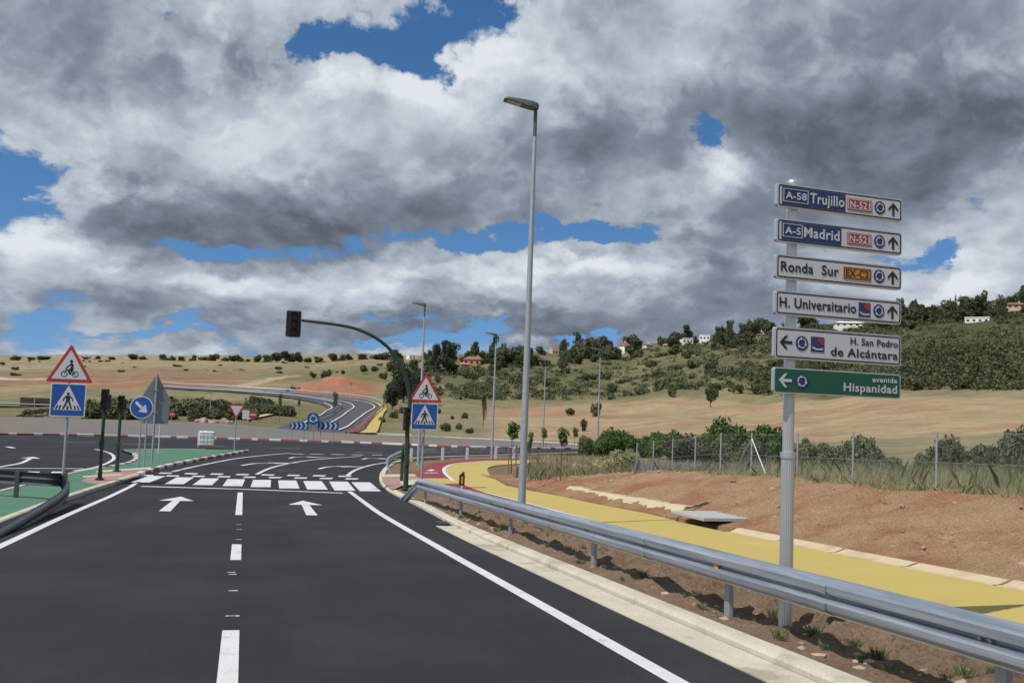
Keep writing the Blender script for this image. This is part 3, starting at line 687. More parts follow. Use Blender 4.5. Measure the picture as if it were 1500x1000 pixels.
# ------------------------------------------------------------------ flat graphics for signs (local frame: x right, z up, face towards -y)
def row_depth(px, py, depth):
    r = ray(px, py); return CAM + r*(depth/r.dot(AF))
def depth_of(p): return (Vector(p)-CAM).dot(AF)
class Art:
    def __init__(s, y): s.y = y; s.mb = MB()
    def poly(s, pts, t=.003): s.mb.prism([(u, s.y, v) for u, v in pts], (0, -t, 0)); return s
    def rect(s, u0, v0, u1, v1): return s.poly([(u0, v0), (u1, v0), (u1, v1), (u0, v1)])
    def line(s, a, b, w):
        d = Vector((b[0]-a[0], b[1]-a[1])); n = Vector((-d.y, d.x)).normalized()*w/2
        return s.poly([(a[0]-n.x, a[1]-n.y), (b[0]-n.x, b[1]-n.y), (b[0]+n.x, b[1]+n.y), (a[0]+n.x, a[1]+n.y)])
    def disc(s, u, v, r, n=24): return s.poly([(u+r*math.cos(2*math.pi*k/n), v+r*math.sin(2*math.pi*k/n)) for k in range(n)])
    def ring(s, u, v, r0, r1, a0=0., a1=2*math.pi, n=28):
        for k in range(n):
            p, q = a0+(a1-a0)*k/n, a0+(a1-a0)*(k+1)/n
            s.poly([(u+r0*math.cos(p), v+r0*math.sin(p)), (u+r1*math.cos(p), v+r1*math.sin(p)), (u+r1*math.cos(q), v+r1*math.sin(q)), (u+r0*math.cos(q), v+r0*math.sin(q))])
        return s
    def text(s, body, u0, u1, v0, cap, bold=.022):
        key = (body, bold)
        if key not in TXT:
            cu = bpy.data.curves.new('lettering', 'FONT'); cu.body = body; cu.size = 1; cu.offset = bold; cu.resolution_u = 3; cu.space_character = 1.06
            ob = bpy.data.objects.new('lettering', cu); C.objects.link(ob); bpy.context.view_layer.update()
            me = ob.to_mesh(); TXT[key] = ([tuple(v.co) for v in me.vertices], [tuple(p.vertices) for p in me.polygons]); ob.to_mesh_clear()
            bpy.data.objects.remove(ob); bpy.data.curves.remove(cu)
        vs, fs = TXT[key]; xs = [v[0] for v in vs]; x0, x1 = min(xs), max(xs)
        s.mb.add([(u0+(v[0]-x0)/(x1-x0)*(u1-u0), s.y-.003, v0+v[1]*cap/.70) for v in vs], fs); return s
    def build(s, name, m, parent): return s.mb.build(name, M[m], parent)
TXT = {}
def rounded(u0, v0, u1, v1, r, n=4):
    out = []
    for cx, cy, a in ((u1-r, v0+r, -90), (u1-r, v1-r, 0), (u0+r, v1-r, 90), (u0+r, v0+r, 180)):
        out += [(cx+r*math.cos(math.radians(a+90*k/n)), cy+r*math.sin(math.radians(a+90*k/n))) for k in range(n+1)]
    return out
def plate(pts, y0, depth, name, m, parent): return MB().prism([(u, y0, v) for u, v in pts], (0, -depth, 0)).build(name, M[m], parent)
def roundtri(w, h, u, v, r=.05, up=True):      # triangle with rounded corners
    P = [(u-w/2, v), (u+w/2, v), (u, v+h)] if up else [(u-w/2, v+h), (u, v), (u+w/2, v+h)]
    out = []
    for i in range(3):
        p, a, b = Vector(P[i]), Vector(P[i-1]), Vector(P[(i+1) % 3]); da = (a-p).normalized(); db = (b-p).normalized()
        for k in range(5): t = k/4; q0 = p+da*r*1.6; q1 = p+db*r*1.6; out.append(tuple(q0*(1-t)**2+p*2*t*(1-t)+q1*t*t))
    return out
def bicycle(y, u, v, s, parent):
    a = Art(y); L = lambda p, q, w: a.line((u+p[0]*s, v+p[1]*s), (u+q[0]*s, v+q[1]*s), w*s)
    for x in (-.34, .34): a.ring(u+x*s, v+.22*s, .15*s, .20*s)
    L((-.34, .22), (-.22, .55), .04); L((-.22, .50), (.14, .50), .04); L((-.22, .50), (.02, .22), .04); L((.02, .22), (.14, .52), .04); L((.02, .22), (.34, .22), .05); L((.34, .22), (.14, .5), .04)
    L((-.30, .58), (-.18, .58), .05); L((.06, .56), (.22, .56), .06)
    a.poly([(u+p[0]*s, v+p[1]*s) for p in ((.04, .55), (.22, .57), (.20, .82), (.13, .96), (-.0, .92), (.04, .76))])
    a.line((u+.03*s, v+.88*s), (u-.22*s, v+.62*s), .07*s); L((.14, .60), (-.08, .46), .12); L((-.07, .47), (.0, .20), .09); L((.16, .58), (.06, .34), .11)
    a.disc(u+.06*s, v+1.06*s, .10*s, 14)
    return a.build('bicycle_symbol', 'sign_black', parent)
def walker(y, u, v, s, parent):
    a = Art(y); L = lambda p, q, w: a.line((u+p[0]*s, v+p[1]*s), (u+q[0]*s, v+q[1]*s), w*s)
    a.disc(u, v+.93*s, .085*s, 14); a.poly([(u+p[0]*s, v+p[1]*s) for p in ((-.12, .82), (.12, .82), (.10, .48), (-.10, .48))])
    L((-.10, .80), (-.24, .62), .07); L((-.24, .64), (-.26, .48), .06); L((.10, .80), (.24, .66), .07); L((.24, .68), (.27, .5), .06)
    L((-.05, .52), (-.14, .25), .10); L((-.14, .27), (-.26, .02), .09); L((.05, .52), (.13, .27), .10); L((.13, .29), (.24, .02), .09)
    for x in (-.62, -.44, .42, .60): a.poly([(u+(x*1.06-.045)*s, v), (u+(x*1.06+.05)*s, v), (u+(x*.9+.045)*s, v+.24*s), (u+(x*.9-.04)*s, v+.24*s)])
    a.poly([(u-.06*s, v), (u+.06*s, v), (u+.05*s, v+.2*s), (u-.05*s, v+.2*s)])
    return a.build('walker_symbol', 'sign_black', parent)
def roundabout_symbol(y, u, v, r, parent, outer='sign_navy', inner='sign_white', rim=None):
    b = Art(y).disc(u, v, r).build('roundabout_symbol', outer, parent)
    a = Art(y-.004)
    if rim: a.ring(u, v, r*.92, r)
    for k in range(3):
        a0 = math.radians(90+120*k); a.ring(u, v, r*.55, r*.68, a0+.35, a0+1.75, 8)
        e = a0+.35; c, s = math.cos(e), math.sin(e); t = (s, -c)
        a.poly([(u+r*.40*c, v+r*.40*s), (u+r*.82*c, v+r*.82*s), (u+r*(.60*c+.36*t[0]), v+r*(.60*s+.36*t[1]))])
    a.build('arrow_ring', inner, b); return b
def arrow_art(y, u, v, s, deg, m, parent):
    a = Art(y); R = Matrix.Rotation(math.radians(deg), 2)
    T = lambda p: (u+(R @ Vector(p)).x*s, v+(R @ Vector(p)).y*s)
    a.poly([T(p) for p in ((-.10, -.5), (.10, -.5), (.10, .22), (-.10, .22))])
    a.poly([T(p) for p in ((0, .52), (-.46, .06), (-.46, -.16), (0, .27))]); a.poly([T(p) for p in ((0, .52), (0, .27), (.46, -.16), (.46, .06))])
    return a.build('arrow', m, parent)
def round_pole(parent, r, h, name='post', m='galv_dull', x=0., y=0., r2=None, z0=0., n=12):
    return MB().tube([(x, y, z0), (x, y, h)], [r, r2 or r], n).build(name, M[m], parent)
# ------------------------------------------------------------------ direction signpost
base = G(1150, 926, .08); DS = thing('direction_signpost', base, 'tall aluminium post stacked with six road direction panels beside the guardrail', 'signpost', rz=math.radians(6.5))
dp = depth_of(base); ztop = row_depth(1162, 257, dp).z - base.z
zcol = row_depth(1157, 668, dp).z - base.z
def fluted(z0, z1, r, name, n=20):
    mb = MB(); vs = []
    for z in (z0, z1):
        for k in range(n*2): a = math.pi*k/n; q = r*(1 if k % 2 else .94); vs.append((q*math.cos(a), q*math.sin(a), z))
    N = n*2; mb.add(vs, [(k, (k+1) % N, (k+1) % N+N, k+N) for k in range(N)] + [tuple(reversed(range(N))), tuple(range(N, 2*N))]); return mb.build(name, M['alu'], DS)
fluted(-.3, zcol, .064, 'lower_post'); fluted(zcol, ztop, .054, 'upper_post')
MB().tube([(0, 0, zcol-.02), (0, 0, zcol+.035)], .074, 20).build('collar', M['alu'], DS)
MB().tube([(0, 0, ztop), (0, 0, ztop+.02), (0, 0, ztop+.035)], [.058, .056, .03], 16).build('cap', M['alu'], DS)
MB().box((0, 0, -.06), (.34, .34, .12), bev=.01).build('footing', M['concrete'], DS)
U0, LEN = -.245, 1.49; YF = -.075
def panel(ytop, ybot, back='sign_white', edge='alu'):
    z1 = row_depth(1134, ytop, dp).z - base.z; z0 = row_depth(1134, ybot, dp).z - base.z; h = z1-z0
    p = MB().prism([(u, YF+.02, v) for u, v in rounded(U0, z0, U0+LEN, z1, .03)], (0, -.045, 0)).build('sign_panel', M[edge], DS)
    MB().box((0, YF+.035, (z0+z1)/2), (.16, .05, .06)).build('clamp', M['alu'], p)
    yb = YF-.025
    plate(rounded(U0+.012, z0+.012, U0+LEN-.012, z1-.012, .022), yb, .002, 'face_sheet', back, p)
    if back == 'sign_white':
        a = Art(yb-.002); o_, i_ = rounded(U0+.014, z0+.014, U0+LEN-.014, z1-.014, .024, 6), rounded(U0+.026, z0+.026, U0+LEN-.026, z1-.026, .016, 6)
        for k in range(len(o_)): j = (k+1) % len(o_); a.poly([o_[k], o_[j], i_[j], i_[k]], .002)
        a.build('border', 'sign_black', p)
    return p, z0, h, yb-.003
X = lambda f: U0+LEN*f
def block(p, y, f0, f1, z0, h, a, b, m, name='colour_block'):
    return plate([(X(f0), z0+h*a), (X(f1), z0+h*a), (X(f1), z0+h*b), (X(f0), z0+h*b)], y, .003, name, m, p)
def frame_art(y, f0, f1, z0, h, a, b, w, m, p):
    A = Art(y); u0, u1, v0, v1 = X(f0), X(f1), z0+h*a, z0+h*b
    A.rect(u0, v0, u1, v0+w).rect(u0, v1-w, u1, v1).rect(u0, v0+w, u0+w, v1-w).rect(u1-w, v0+w, u1, v1-w); A.build('number_frame', m, p)
for (yt, yb_, num, nf, name, tf, bf) in ((262, 298, 'A-58', (.06, .222), 'Trujillo', (.248, .520), .53), (315, 351, 'A-5', (.06, .180), 'Madrid', (.205, .485), .50)):
    p, z0, h, y = panel(yt, yb_)
    block(p, y, .036, bf, z0, h, .13, .87, 'sign_navy')
    frame_art(y-.004, .045, nf[1]+.014, z0, h, .24, .80, .006, 'sign_white', p)
    Art(y-.004).text(num, X(nf[0]), X(nf[1]), z0+h*.38, h*.29).build('road_number', 'sign_white', p)
    Art(y-.004).text(name, X(tf[0]), X(tf[1]), z0+h*.32, h*.42).build('lettering', 'sign_white', p)
    block(p, y, .548, .745, z0, h, .25, .75, 'sign_red'); frame_art(y-.004, .553, .740, z0, h, .29, .71, .005, 'sign_white', p)
    Art(y-.004).text('N-521', X(.566), X(.728), z0+h*.35, h*.29).build('road_number', 'sign_white', p)
    roundabout_symbol(y, X(.812), z0+h*.5, h*.285, p); arrow_art(y, X(.924), z0+h*.5, h*.56, 0, 'sign_black', p)
p, z0, h, y = panel(369, 405.5)
Art(y).text('Ronda', X(.035), X(.285), z0+h*.32, h*.40).build('lettering', 'sign_black', p)
Art(y).text('Sur', X(.350), X(.485), z0+h*.32, h*.40).build('lettering', 'sign_black', p)
block(p, y, .520, .745, z0, h, .25, .77, 'sign_orange'); frame_art(y-.004, .526, .739, z0, h, .29, .73, .005, 'sign_black', p)
Art(y-.004).text('EX-C2', X(.540), X(.725), z0+h*.36, h*.30).build('road_number', 'sign_black', p)
roundabout_symbol(y, X(.812), z0+h*.5, h*.285, p); arrow_art(y, X(.924), z0+h*.5, h*.56, 0, 'sign_black', p)
def emblem(p, y, f0, f1, z0, h, a, b):
    q = block(p, y, f0, f1, z0, h, a, b, 'sign_navy', 'emblem'); u0, u1, v0, v1 = X(f0), X(f1), z0+h*a, z0+h*b; w, t = u1-u0, v1-v0
    A = Art(y-.004)
    for i in range(3):
        for j in range(3):
            if i+j >= 1: A.rect(u0+w*(.50+.15*i), v0+t*(.50+.14*j), u0+w*(.63+.15*i), v0+t*(.62+.14*j))
    A.build('emblem_squares', 'sign_red', q)
    Art(y-.004).poly([(u0+w*.1, v0+t*.24), (u0+w*.35, v0+t*.12), (u0+w*.9, v0+t*.14), (u0+w*.9, v0+t*.25), (u0+w*.4, v0+t*.22), (u0+w*.1, v0+t*.36)]).build('emblem_wave', 'sign_white', q)
p, z0, h, y = panel(423, 459.5)
Art(y).text('H. Universitario', X(.030), X(.628), z0+h*.33, h*.40).build('lettering', 'sign_black', p)
emblem(p, y, .648, .742, z0, h, .20, .80); roundabout_symbol(y, X(.812), z0+h*.5, h*.285, p); arrow_art(y, X(.924), z0+h*.5, h*.56, 0, 'sign_black', p)
p, z0, h, y = panel(477, 524)
arrow_art(y, X(.085), z0+h*.52, h*.46, 90, 'sign_black', p); roundabout_symbol(y, X(.205), z0+h*.52, h*.235, p); emblem(p, y, .275, .378, z0, h, .28, .76)
Art(y).text('H. San Pedro', X(.585), X(.972), z0+h*.60, h*.22).build('lettering', 'sign_black', p)
Art(y).text('de Alcántara', X(.430), X(.972), z0+h*.20, h*.27).build('lettering', 'sign_black', p)
p, z0, h, y = panel(537, 575, 'sign_green')
arrow_art(y, X(.085), z0+h*.5, h*.58, 90, 'sign_white', p); roundabout_symbol(y, X(.21), z0+h*.5, h*.30, p)
Art(y).text('avenida', X(.765), X(.968), z0+h*.64, h*.20).build('lettering', 'sign_white', p)
Art(y).text('Hispanidad', X(.535), X(.968), z0+h*.22, h*.32).build('lettering', 'sign_white', p)
# ------------------------------------------------------------------ pedestrian + cyclist warning pairs
def warning_pair(px, py, top, pxt, tw, sw, label):
    b = G(px, py, .08); d = depth_of(b); mpp = d/FPX; t = thing('warning_sign', b, label, 'road sign', 'cyclist and crossing sign pairs', rz=math.radians(-2))
    zt = row_depth(pxt, top, d).z - b.z; w = tw*mpp; s = sw*mpp
    round_pole(t, .045, zt-.1)
    h = w*.86; v = zt-h
    tri = plate(roundtri(w, h, 0, v, .05), -.05, .02, 'warning_triangle', 'sign_red', t)
    plate(roundtri(w*.76, h*.76, 0, v+h*.085, .025), -.071, .003, 'triangle_field', 'sign_white', tri)
    bicycle(-.076, 0, v+h*.13, w*.34, tri)
    sq = plate(rounded(-s/2, v-s-.03, s/2, v-.03, .04), -.05, .02, 'crossing_panel', 'sign_white', t)
    plate(rounded(-s*.465, v-s*.965-.03, s*.465, v-.035*s-.03, .03), -.071, .003, 'panel_field', 'sign_blue', sq)
    plate([(-s*.40, v-s*.80-.03), (s*.40, v-s*.80-.03), (0, v-s*.06-.03)], -.075, .003, 'white_triangle', 'sign_white', sq)
    walker(-.079, 0, v-s*.78-.03, s*.50, sq)
    for zz in (.25, -.3): MB().box((0, -.02, v+zz), (.14, .06, .05)).build('bracket', M['galv_dull'], t)
    return t
warning_pair(92, 705, 503, 107, 66, 49, 'red triangle cyclist sign over blue crossing panel, beside the left guardrail end')
warning_pair(617, 715, 545, 626, 51, 39, 'red triangle cyclist sign over blue crossing panel, beside the mast arm traffic light')
# ------------------------------------------------------------------ traffic lights
def light_head(parent, c, w, h, board=True, nl=3, name='signal_head'):
    cx, cy, cz = c
    hd = MB().box((cx, cy, cz), (w*.62, .22, h*.92), bev=.025).build(name, M['black'], parent)
    if board:
        MB().prism([(u, cy-.05, v) for u, v in rounded(cx-w/2, cz-h/2, cx+w/2, cz+h/2, .06)], (0, -.012, 0)).build('backing_board', M['black'], hd)
        a = Art(cy-.0625); o_, i_ = rounded(cx-w/2, cz-h/2, cx+w/2, cz+h/2, .06, 6), rounded(cx-w/2+.02, cz-h/2+.02, cx+w/2-.02, cz+h/2-.02, .05, 6)
        for k in range(len(o_)): j = (k+1) % len(o_); a.poly([o_[k], o_[j], i_[j], i_[k]])
        a.build('board_edge', 'galv_dull', hd)
    for k in range(nl):
        z = cz + (k-(nl-1)/2)*h*.88/nl; r = min(w*.26, h*.36/nl)
        MB().tube([(cx, cy-.105, z), (cx, cy-.118, z)], r, 18).build('lens', M['lens'], hd)
        mb = MB(); n = 12; rows = [[(cx+r*1.08*math.cos(a), yy, z+r*1.08*math.sin(a)) for a in [math.radians(-20+220*q/n) for q in range(n+1)]] for yy in (cy-.10, cy-.26)]
        mb.ribbon(rows, smooth=True); mb.build('visor', M['black'], hd)
    return hd
b = G(594, 717, .1); dm = depth_of(b)
TL = thing('traffic_light', b, 'dark green mast arm traffic light reaching over the road with hanging black head', 'traffic light')
loc = lambda px, py: row_depth(px, py, dm) - b
P0 = loc(595, 600); pts = [Vector((0, 0, -.1)), Vector((.0, 0, 1.5)), Vector((.02, 0, 2.6))]
ctl = [loc(598, 620), loc(602, 590), loc(598, 560), loc(588, 534), loc(572, 511), loc(550, 494), loc(522, 482), loc(490, 476), loc(440, 471)]
ctl = [Vector((p.x, 0, p.z)) for p in ctl]
MB().tube(pts[:2] + [ctl[0]*.55+Vector((0, 0, .45)), ctl[0]], [.085, .08, .075, .072], 14).build('pole', M['mast_green'], TL)
arm = spline(ctl, 5); MB().tube(arm, [.072-.025*i/(len(arm)-1) for i in range(len(arm))], 12).build('mast_arm', M['mast_green'], TL)
hc = loc(428.5, 476.5); hdm = light_head(TL, (hc.x, -.0, hc.z), 22*dm/FPX, 39*dm/FPX)
MB().tube([ctl[-1]+Vector((.02, 0, 0)), Vector((hc.x+.1, 0, ctl[-1].z-.005))], .03, 8).build('head_bracket', M['mast_green'], TL)
sc = loc(596, 613); light_head(TL, (sc.x-.02, -.16, sc.z), .31, 37*dm/FPX, False, 3, 'repeater_head')
MB().box((0, 0, .02), (.32, .32, .04), bev=.008).build('base_plate', M['mast_green'], TL)
MB().box((.0, -.1, .95), (.14, .1, .3), bev=.015).build('service_box', M['mast_green'], TL)
b = G(588, 705, .1)
t = thing('push_button_post', b, 'short dark green crossing button post behind the mast arm pole', 'post')
hh = row_depth(591, 656, depth_of(b)).z-b.z
round_pole(t, .06, hh, 'post', 'mast_green'); MB().box((0, -.07, hh*.72), (.12, .1, .22), bev=.015).build('button_box', M['black'], t); MB().box((0, 0, .015), (.22, .22, .03), bev=.005).build('base_plate', M['mast_green'], t)
def ped_light(px, py, pxt, top, hw, hh_px, label, box):
    b = G(px, py, .12); d = depth_of(b); t = thing('traffic_light', b, label, 'traffic light')
    zt = row_depth(pxt, top, d).z-b.z; hh = hh_px*d/FPX
    round_pole(t, .055, zt-.05, 'pole', 'mast_green')
    light_head(t, (.02, -.14, zt-hh/2), hw*d/FPX, hh, False, 3 if hh > .75 else 2)
    light_head(t, (.06, .14, zt-hh*.6), hw*d/FPX, hh*.7, False, 2, 'crossing_head')
    MB().box((0, 0, .02), (.26, .26, .04), bev=.006).build('base_plate', M['mast_green'], t)
    MB().tube([(0, 0, 0), (0, 0, .3)], [.075, .065], 12).build('base_sleeve', M['mast_green'], t)
    MB().box((.0, -.06, zt*box), (.15, .14, .24), bev=.015).build('button_box', M['mast_green'], t)
ped_light(146, 702, 154, 568, 17, 33, 'dark green post traffic light nearest the left guardrail on the painted island', .39)
ped_light(171, 690, 179, 578, 15, 24, 'shorter dark traffic light post standing left of the blue arrow sign', .33)
# ------------------------------------------------------------------ small signs on the island
b = G(203, 684, .1); d = depth_of(b); t = thing('keep_right_sign', b, 'round blue sign with white arrow pointing down right on the green island', 'road sign', rz=math.radians(-4))
c = row_depth(207, 596.5, d)-b; r = 16.5*d/FPX
for x in (-.10, .12): round_pole(t, .03, c.z+.2, x=x+.08)
dc = MB().prism([(c.x+r*math.cos(k*math.pi/18), -.04, c.z+r*math.sin(k*math.pi/18)) for k in range(36)], (0, -.02, 0)).build('sign_disc', M['sign_white'], t)
Art(-.061).disc(c.x, c.z, r*.92, 36).build('disc_field', 'sign_blue', dc)
a = Art(-.065); R = Matrix.Rotation(math.radians(-132), 2); T = lambda p: (c.x+(R @ Vector(p)).x*r, c.z+(R @ Vector(p)).y*r)
a.poly([T(q) for q in ((-.12, -.68), (.12, -.68), (.12, .12), (-.12, .12))]).poly([T(q) for q in ((-.44, .06), (.44, .06), (0, .70))]); a.build('arrow', 'sign_white', dc)
b = G(218, 678, .1); d = depth_of(b); mp = d/FPX; t = thing('sign_back', b, 'grey backs of a triangular and a square sign seen from behind on the island', 'road sign', rz=math.radians(9))
zt = row_depth(224, 547, d).z-b.z; w = 48*mp; x0 = .12
round_pole(t, .045, zt-.02, x=x0)
plate(roundtri(w, w*.88, x0, zt-w*.88, .05), .07, .02, 'triangle_back', 'sign_back', t)
s = 36*mp; plate(rounded(x0-s*.45, zt-w*.88-s*.86, x0+s*.55, zt-w*.88-.02, .04), .07, .02, 'square_back', 'sign_back', t)
for zz in (zt-w*.5, zt-w*.88-s*.4): MB().box((x0, 0, zz), (.2, .1, .05)).build('bracket', M['galv_dull'], t)
b = G(232, 664, .1); d = depth_of(b); mp = d/FPX; t = thing('sign_back', b, 'small grey sign back on a thin white post at the island edge', 'road sign', rz=math.radians(20))
round_pole(t, .03, row_depth(236, 590, d).z-b.z, m='sign_white'); zt = row_depth(236, 590, d).z-b.z
plate(rounded(-.05, zt-20*mp, 13*mp, zt, .03), .05, .02, 'sign_plate', 'sign_back', t)
b = G(343, 663, .06); d = depth_of(b); mp = d/FPX; t = thing('give_way_sign', b, 'white inverted triangle give way sign with red border before the roundabout', 'road sign')
zt = row_depth(347, 592, d).z-b.z; w = 25*mp; h = w*.88
round_pole(t, .04, zt-.15)
p_ = plate(roundtri(w, h, 0, zt-h, .04, False), -.045, .02, 'sign_triangle', 'sign_red', t)
plate(roundtri(w*.70, h*.70, 0, zt-h*.10-h*.70, .02, False), -.066, .003, 'triangle_field', 'sign_white', p_)
def no_entry(px, dist, py, rp, label, foot):
    b = on_land(px, dist); d = depth_of(b); c = row_depth(px, py, d)-b; r = rp*d/FPX; t = thing('no_entry_sign', b, label, 'road sign')
    if c.z < .6: c.z = .6
    round_pole(t, .04, c.z+r*.7)
    p_ = MB().prism([(c.x+r*math.cos(k*math.pi/14), -.04, c.z+r*math.sin(k*math.pi/14)) for k in range(28)], (0, -.02, 0)).build('sign_disc', M['sign_red'], t)
    Art(-.061).rect(c.x-r*.62, c.z-r*.16, c.x+r*.62, c.z+r*.16).build('white_bar', 'sign_white', p_)
no_entry(371, 128, 607, 6, 'red no entry disc with white bar right of the give way sign', 0); no_entry(252, 128, 606.5, 4.4, 'tiny red no entry disc near the dark bushes left of the boulders', 0)
b = on_land(360.5, 127); d = depth_of(b); t = thing('panel_sign', b, 'small plain white panel sign behind the give way sign', 'road sign'); c = row_depth(361, 607, d).z-b.z; mp = d/FPX
for x in (-.25, .25): round_pole(t, .03, c+5*mp, x=x)
plate(rounded(-5*mp, c-6.5*mp, 5*mp, c+6.5*mp, .05), -.04, .02, 'sign_panel', 'sign_white', t)
# chevron panels and roundabout disc on the island
def island_z(p): return -.62
def chevrons(u0, u1, base_y, label):
    b = G((u0+u1)/2, base_y); b.z = -.64; d = depth_of(b); mp = d/FPX; t = thing('chevron_panel', b, label, 'road sign', 'blue chevron panels on the roundabout')
    zc = row_depth((u0+u1)/2, 623.3, d).z-b.z; w = (u1-u0)*mp; h = 11*mp
    for x in (-w*.36, w*.28): round_pole(t, .03, zc, m='galv_dull', x=x)
    pn = MB().box((0, -.05, zc), (w, .03, h), bev=.004).build('chevron_board', M['sign_blue'], t); a = Art(-.067)
    for k in range(4):
        x = -w/2+w*(.04+.24*k); s = w*.17
        a.poly([(x, zc-h*.44), (x+s*.5, zc-h*.44), (x+s, zc), (x+s*.5, zc+h*.44), (x, zc+h*.44), (x+s*.5, zc)])
    a.build('chevrons', 'sign_white', pn)
chevrons(423.5, 450.5, 648, 'blue board of white chevrons left of the round roundabout sign'); chevrons(464.5, 494.5, 649.5, 'blue board of white chevrons right of the round roundabout sign')
b = G(458, 649); b.z = -.64; d = depth_of(b); t = thing('roundabout_sign', b, 'round blue roundabout sign with ring of white arrows between two chevron boards', 'road sign'); c = row_depth(459, 613, d)-b; r = 9*d/FPX
round_pole(t, .04, c.z+r*.5); p_ = MB().prism([(c.x+r*math.cos(k*math.pi/14), -.04, c.z+r*math.sin(k*math.pi/14)) for k in range(28)], (0, -.02, 0)).build('sign_disc', M['sign_blue'], t)
a = Art(-.061)
for k in range(3):
    a0 = math.radians(90+120*k); a.ring(c.x, c.z, r*.42, r*.58, a0+.35, a0+2., 6); e = a0+.35; a.poly([(c.x+r*.25*math.cos(e), c.z+r*.25*math.sin(e)), (c.x+r*.78*math.cos(e), c.z+r*.78*math.sin(e)), (c.x+r*(.5*math.cos(e)+.4*math.sin(e)), c.z+r*(.5*math.sin(e)-.4*math.cos(e)))])
a.build('arrow_ring', 'sign_white', p_)
# ------------------------------------------------------------------ street lamps
def lamp(b, h, label, r0=.085, rz=0., detail=True):
    t = thing('street_lamp', b, label, 'street lamp', 'street lamps', rz)
    MB().tube([(0, 0, -.1), (0, 0, h*.55), (0, 0, h*.93)], [r0, r0*.72, r0*.5], 12).build('pole', M['galv'], t)
    MB().tube([(0, 0, h*.93), (0, 0, h)], [r0*.46, r0*.46], 10).build('pole_top', M['lamp_dark'], t)
    R = Matrix.Rotation(math.radians(9), 3, 'Y'); L = .74
    mb = MB(); secs = []
    for x, w, z0, z1 in ((.06, .05, -.045, .05), (.0, .11, -.06, .07), (-.12, .15, -.05, .075), (-.38, .155, -.035, .06), (-.66, .15, -.02, .03), (-.70, .12, -.012, .012)):
        secs.append([R @ Vector(q)+Vector((0, 0, h+.03)) for q in ((x, -w, z0), (x, w, z0), (x, w*.8, z1), (x, -w*.8, z1))])
    vs = [p for s in secs for p in s]; fs = [(i*4+k, i*4+(k+1) % 4, i*4+4+(k+1) % 4, i*4+4+k) for i in range(5) for k in range(4)] + [(0, 1, 2, 3), (20, 21, 22, 23)]
    mb.add(vs, fs); hd = mb.build('luminaire', M['lamp_dark'], t)
    g = MB().prism([R @ Vector(q)+Vector((0, 0, h+.03)) for q in ((-.63, -.115, -.027), (-.63, .115, -.027), (-.32, .115, -.043), (-.32, -.115, -.043))], (0, 0, -.006)); g.build('lens', M['lamp_glass'], hd)
    MB().box((0, 0, .01), (.34, .34, .03), bev=.005).build('base_plate', M['galv_dull'], t)
    return t
b = G(763, 770, .07)
d = depth_of(b); lamp(b, row_depth(785, 145, d).z-b.z, 'nearest and tallest grey street lamp between guardrail and yellow path', rz=math.radians(-4))
for px, py, pxt, top, lab in ((612.5, 681, 621, 446, 'grey street lamp behind the right warning signs, second nearest'), (720, 673, 727, 490, 'grey street lamp rising from the red bikeway curve'),
                         (875, 664.5, 880, 512, 'thin distant street lamp at the left end of the green hedge'), (795, 656, 798, 528, 'thin distant street lamp between the saplings right of the nearest lamp')):
    b = G(px, py, .05); lamp(b, row_depth(pxt, top, depth_of(b)).z-b.z, lab, rz=math.radians(-8))
for k, (px, y0, y1) in enumerate(((513, 606, 563), (343, 571, 556), (427, 600, 565), (308, 615, 578), (388, 596, 574))):
    dd = d_of(px, y0); b = on_land(px, dd, .1); h = (y0-y1)*dd/FPX
    lamp(b, h, 'thin pale street lamp along the far curving road', .07)
# ------------------------------------------------------------------ guardrails
WB = [(a, b-.035) for a, b in [(.0, .430), (.004, .442), (.066, .474), (.083, .492), (.083, .538), (.068, .556), (.010, .580), (.010, .592), (.068, .616), (.083, .634), (.083, .680), (.066, .698), (.004, .730), (.0, .742)]]
def rail_mesh(line, heights=None, side=1, sag=True):
    mb = MB(); rows = []
    pr = WB + [(a-.006, b) for a, b in reversed(WB)] + [WB[0]]
    for i, p in enumerate(line):
        t = line[min(i+1, len(line)-1)]-line[max(i-1, 0)]; n = Vector((t.y, -t.x, 0)).normalized()*side; k = heights[i] if heights else 1.
        rows.append([Vector((p.x, p.y, zr(p.y)+.03))+n*a*(-1)+Vector((0, 0, z-(1-k)*.74)) for a, z in pr])
    return mb.ribbon(rows, smooth=False)
pb = [G(1060, 912).y, G(855, 836).y, G(744, 789).y, G(672, 761).y, G(622, 741).y]
GX_ = 4.93
gr = thing('guardrail', (GX_, pb[1], zr(pb[1])), 'long galvanised steel guardrail along the right kerb with amber reflectors', 'guardrail')
def worldpart(mb, name, m, parent): mb.v = [tuple(Vector(v)-parent.location) for v in mb.v]; return mb.build(name, M[m], parent)
line = [Vector((GX_-.085+.0, y, 0)) for y in np.linspace(-3, pb[-1]+.3, 60)]
worldpart(rail_mesh(line, side=1), 'rail', 'rail_steel', gr)
tl = spline([Vector((GX_-.085, pb[-1]+.3, 0)), Vector((GX_-.1, pb[-1]+1.0, 0)), Vector((GX_-.12, pb[-1]+1.9, 0)), Vector((GX_-.15, pb[-1]+3.0, 0))], 4)
worldpart(rail_mesh(tl, [1-.98*(i/(len(tl)-1))**1.3 for i in range(len(tl))]), 'end_terminal', 'rail_steel', gr)
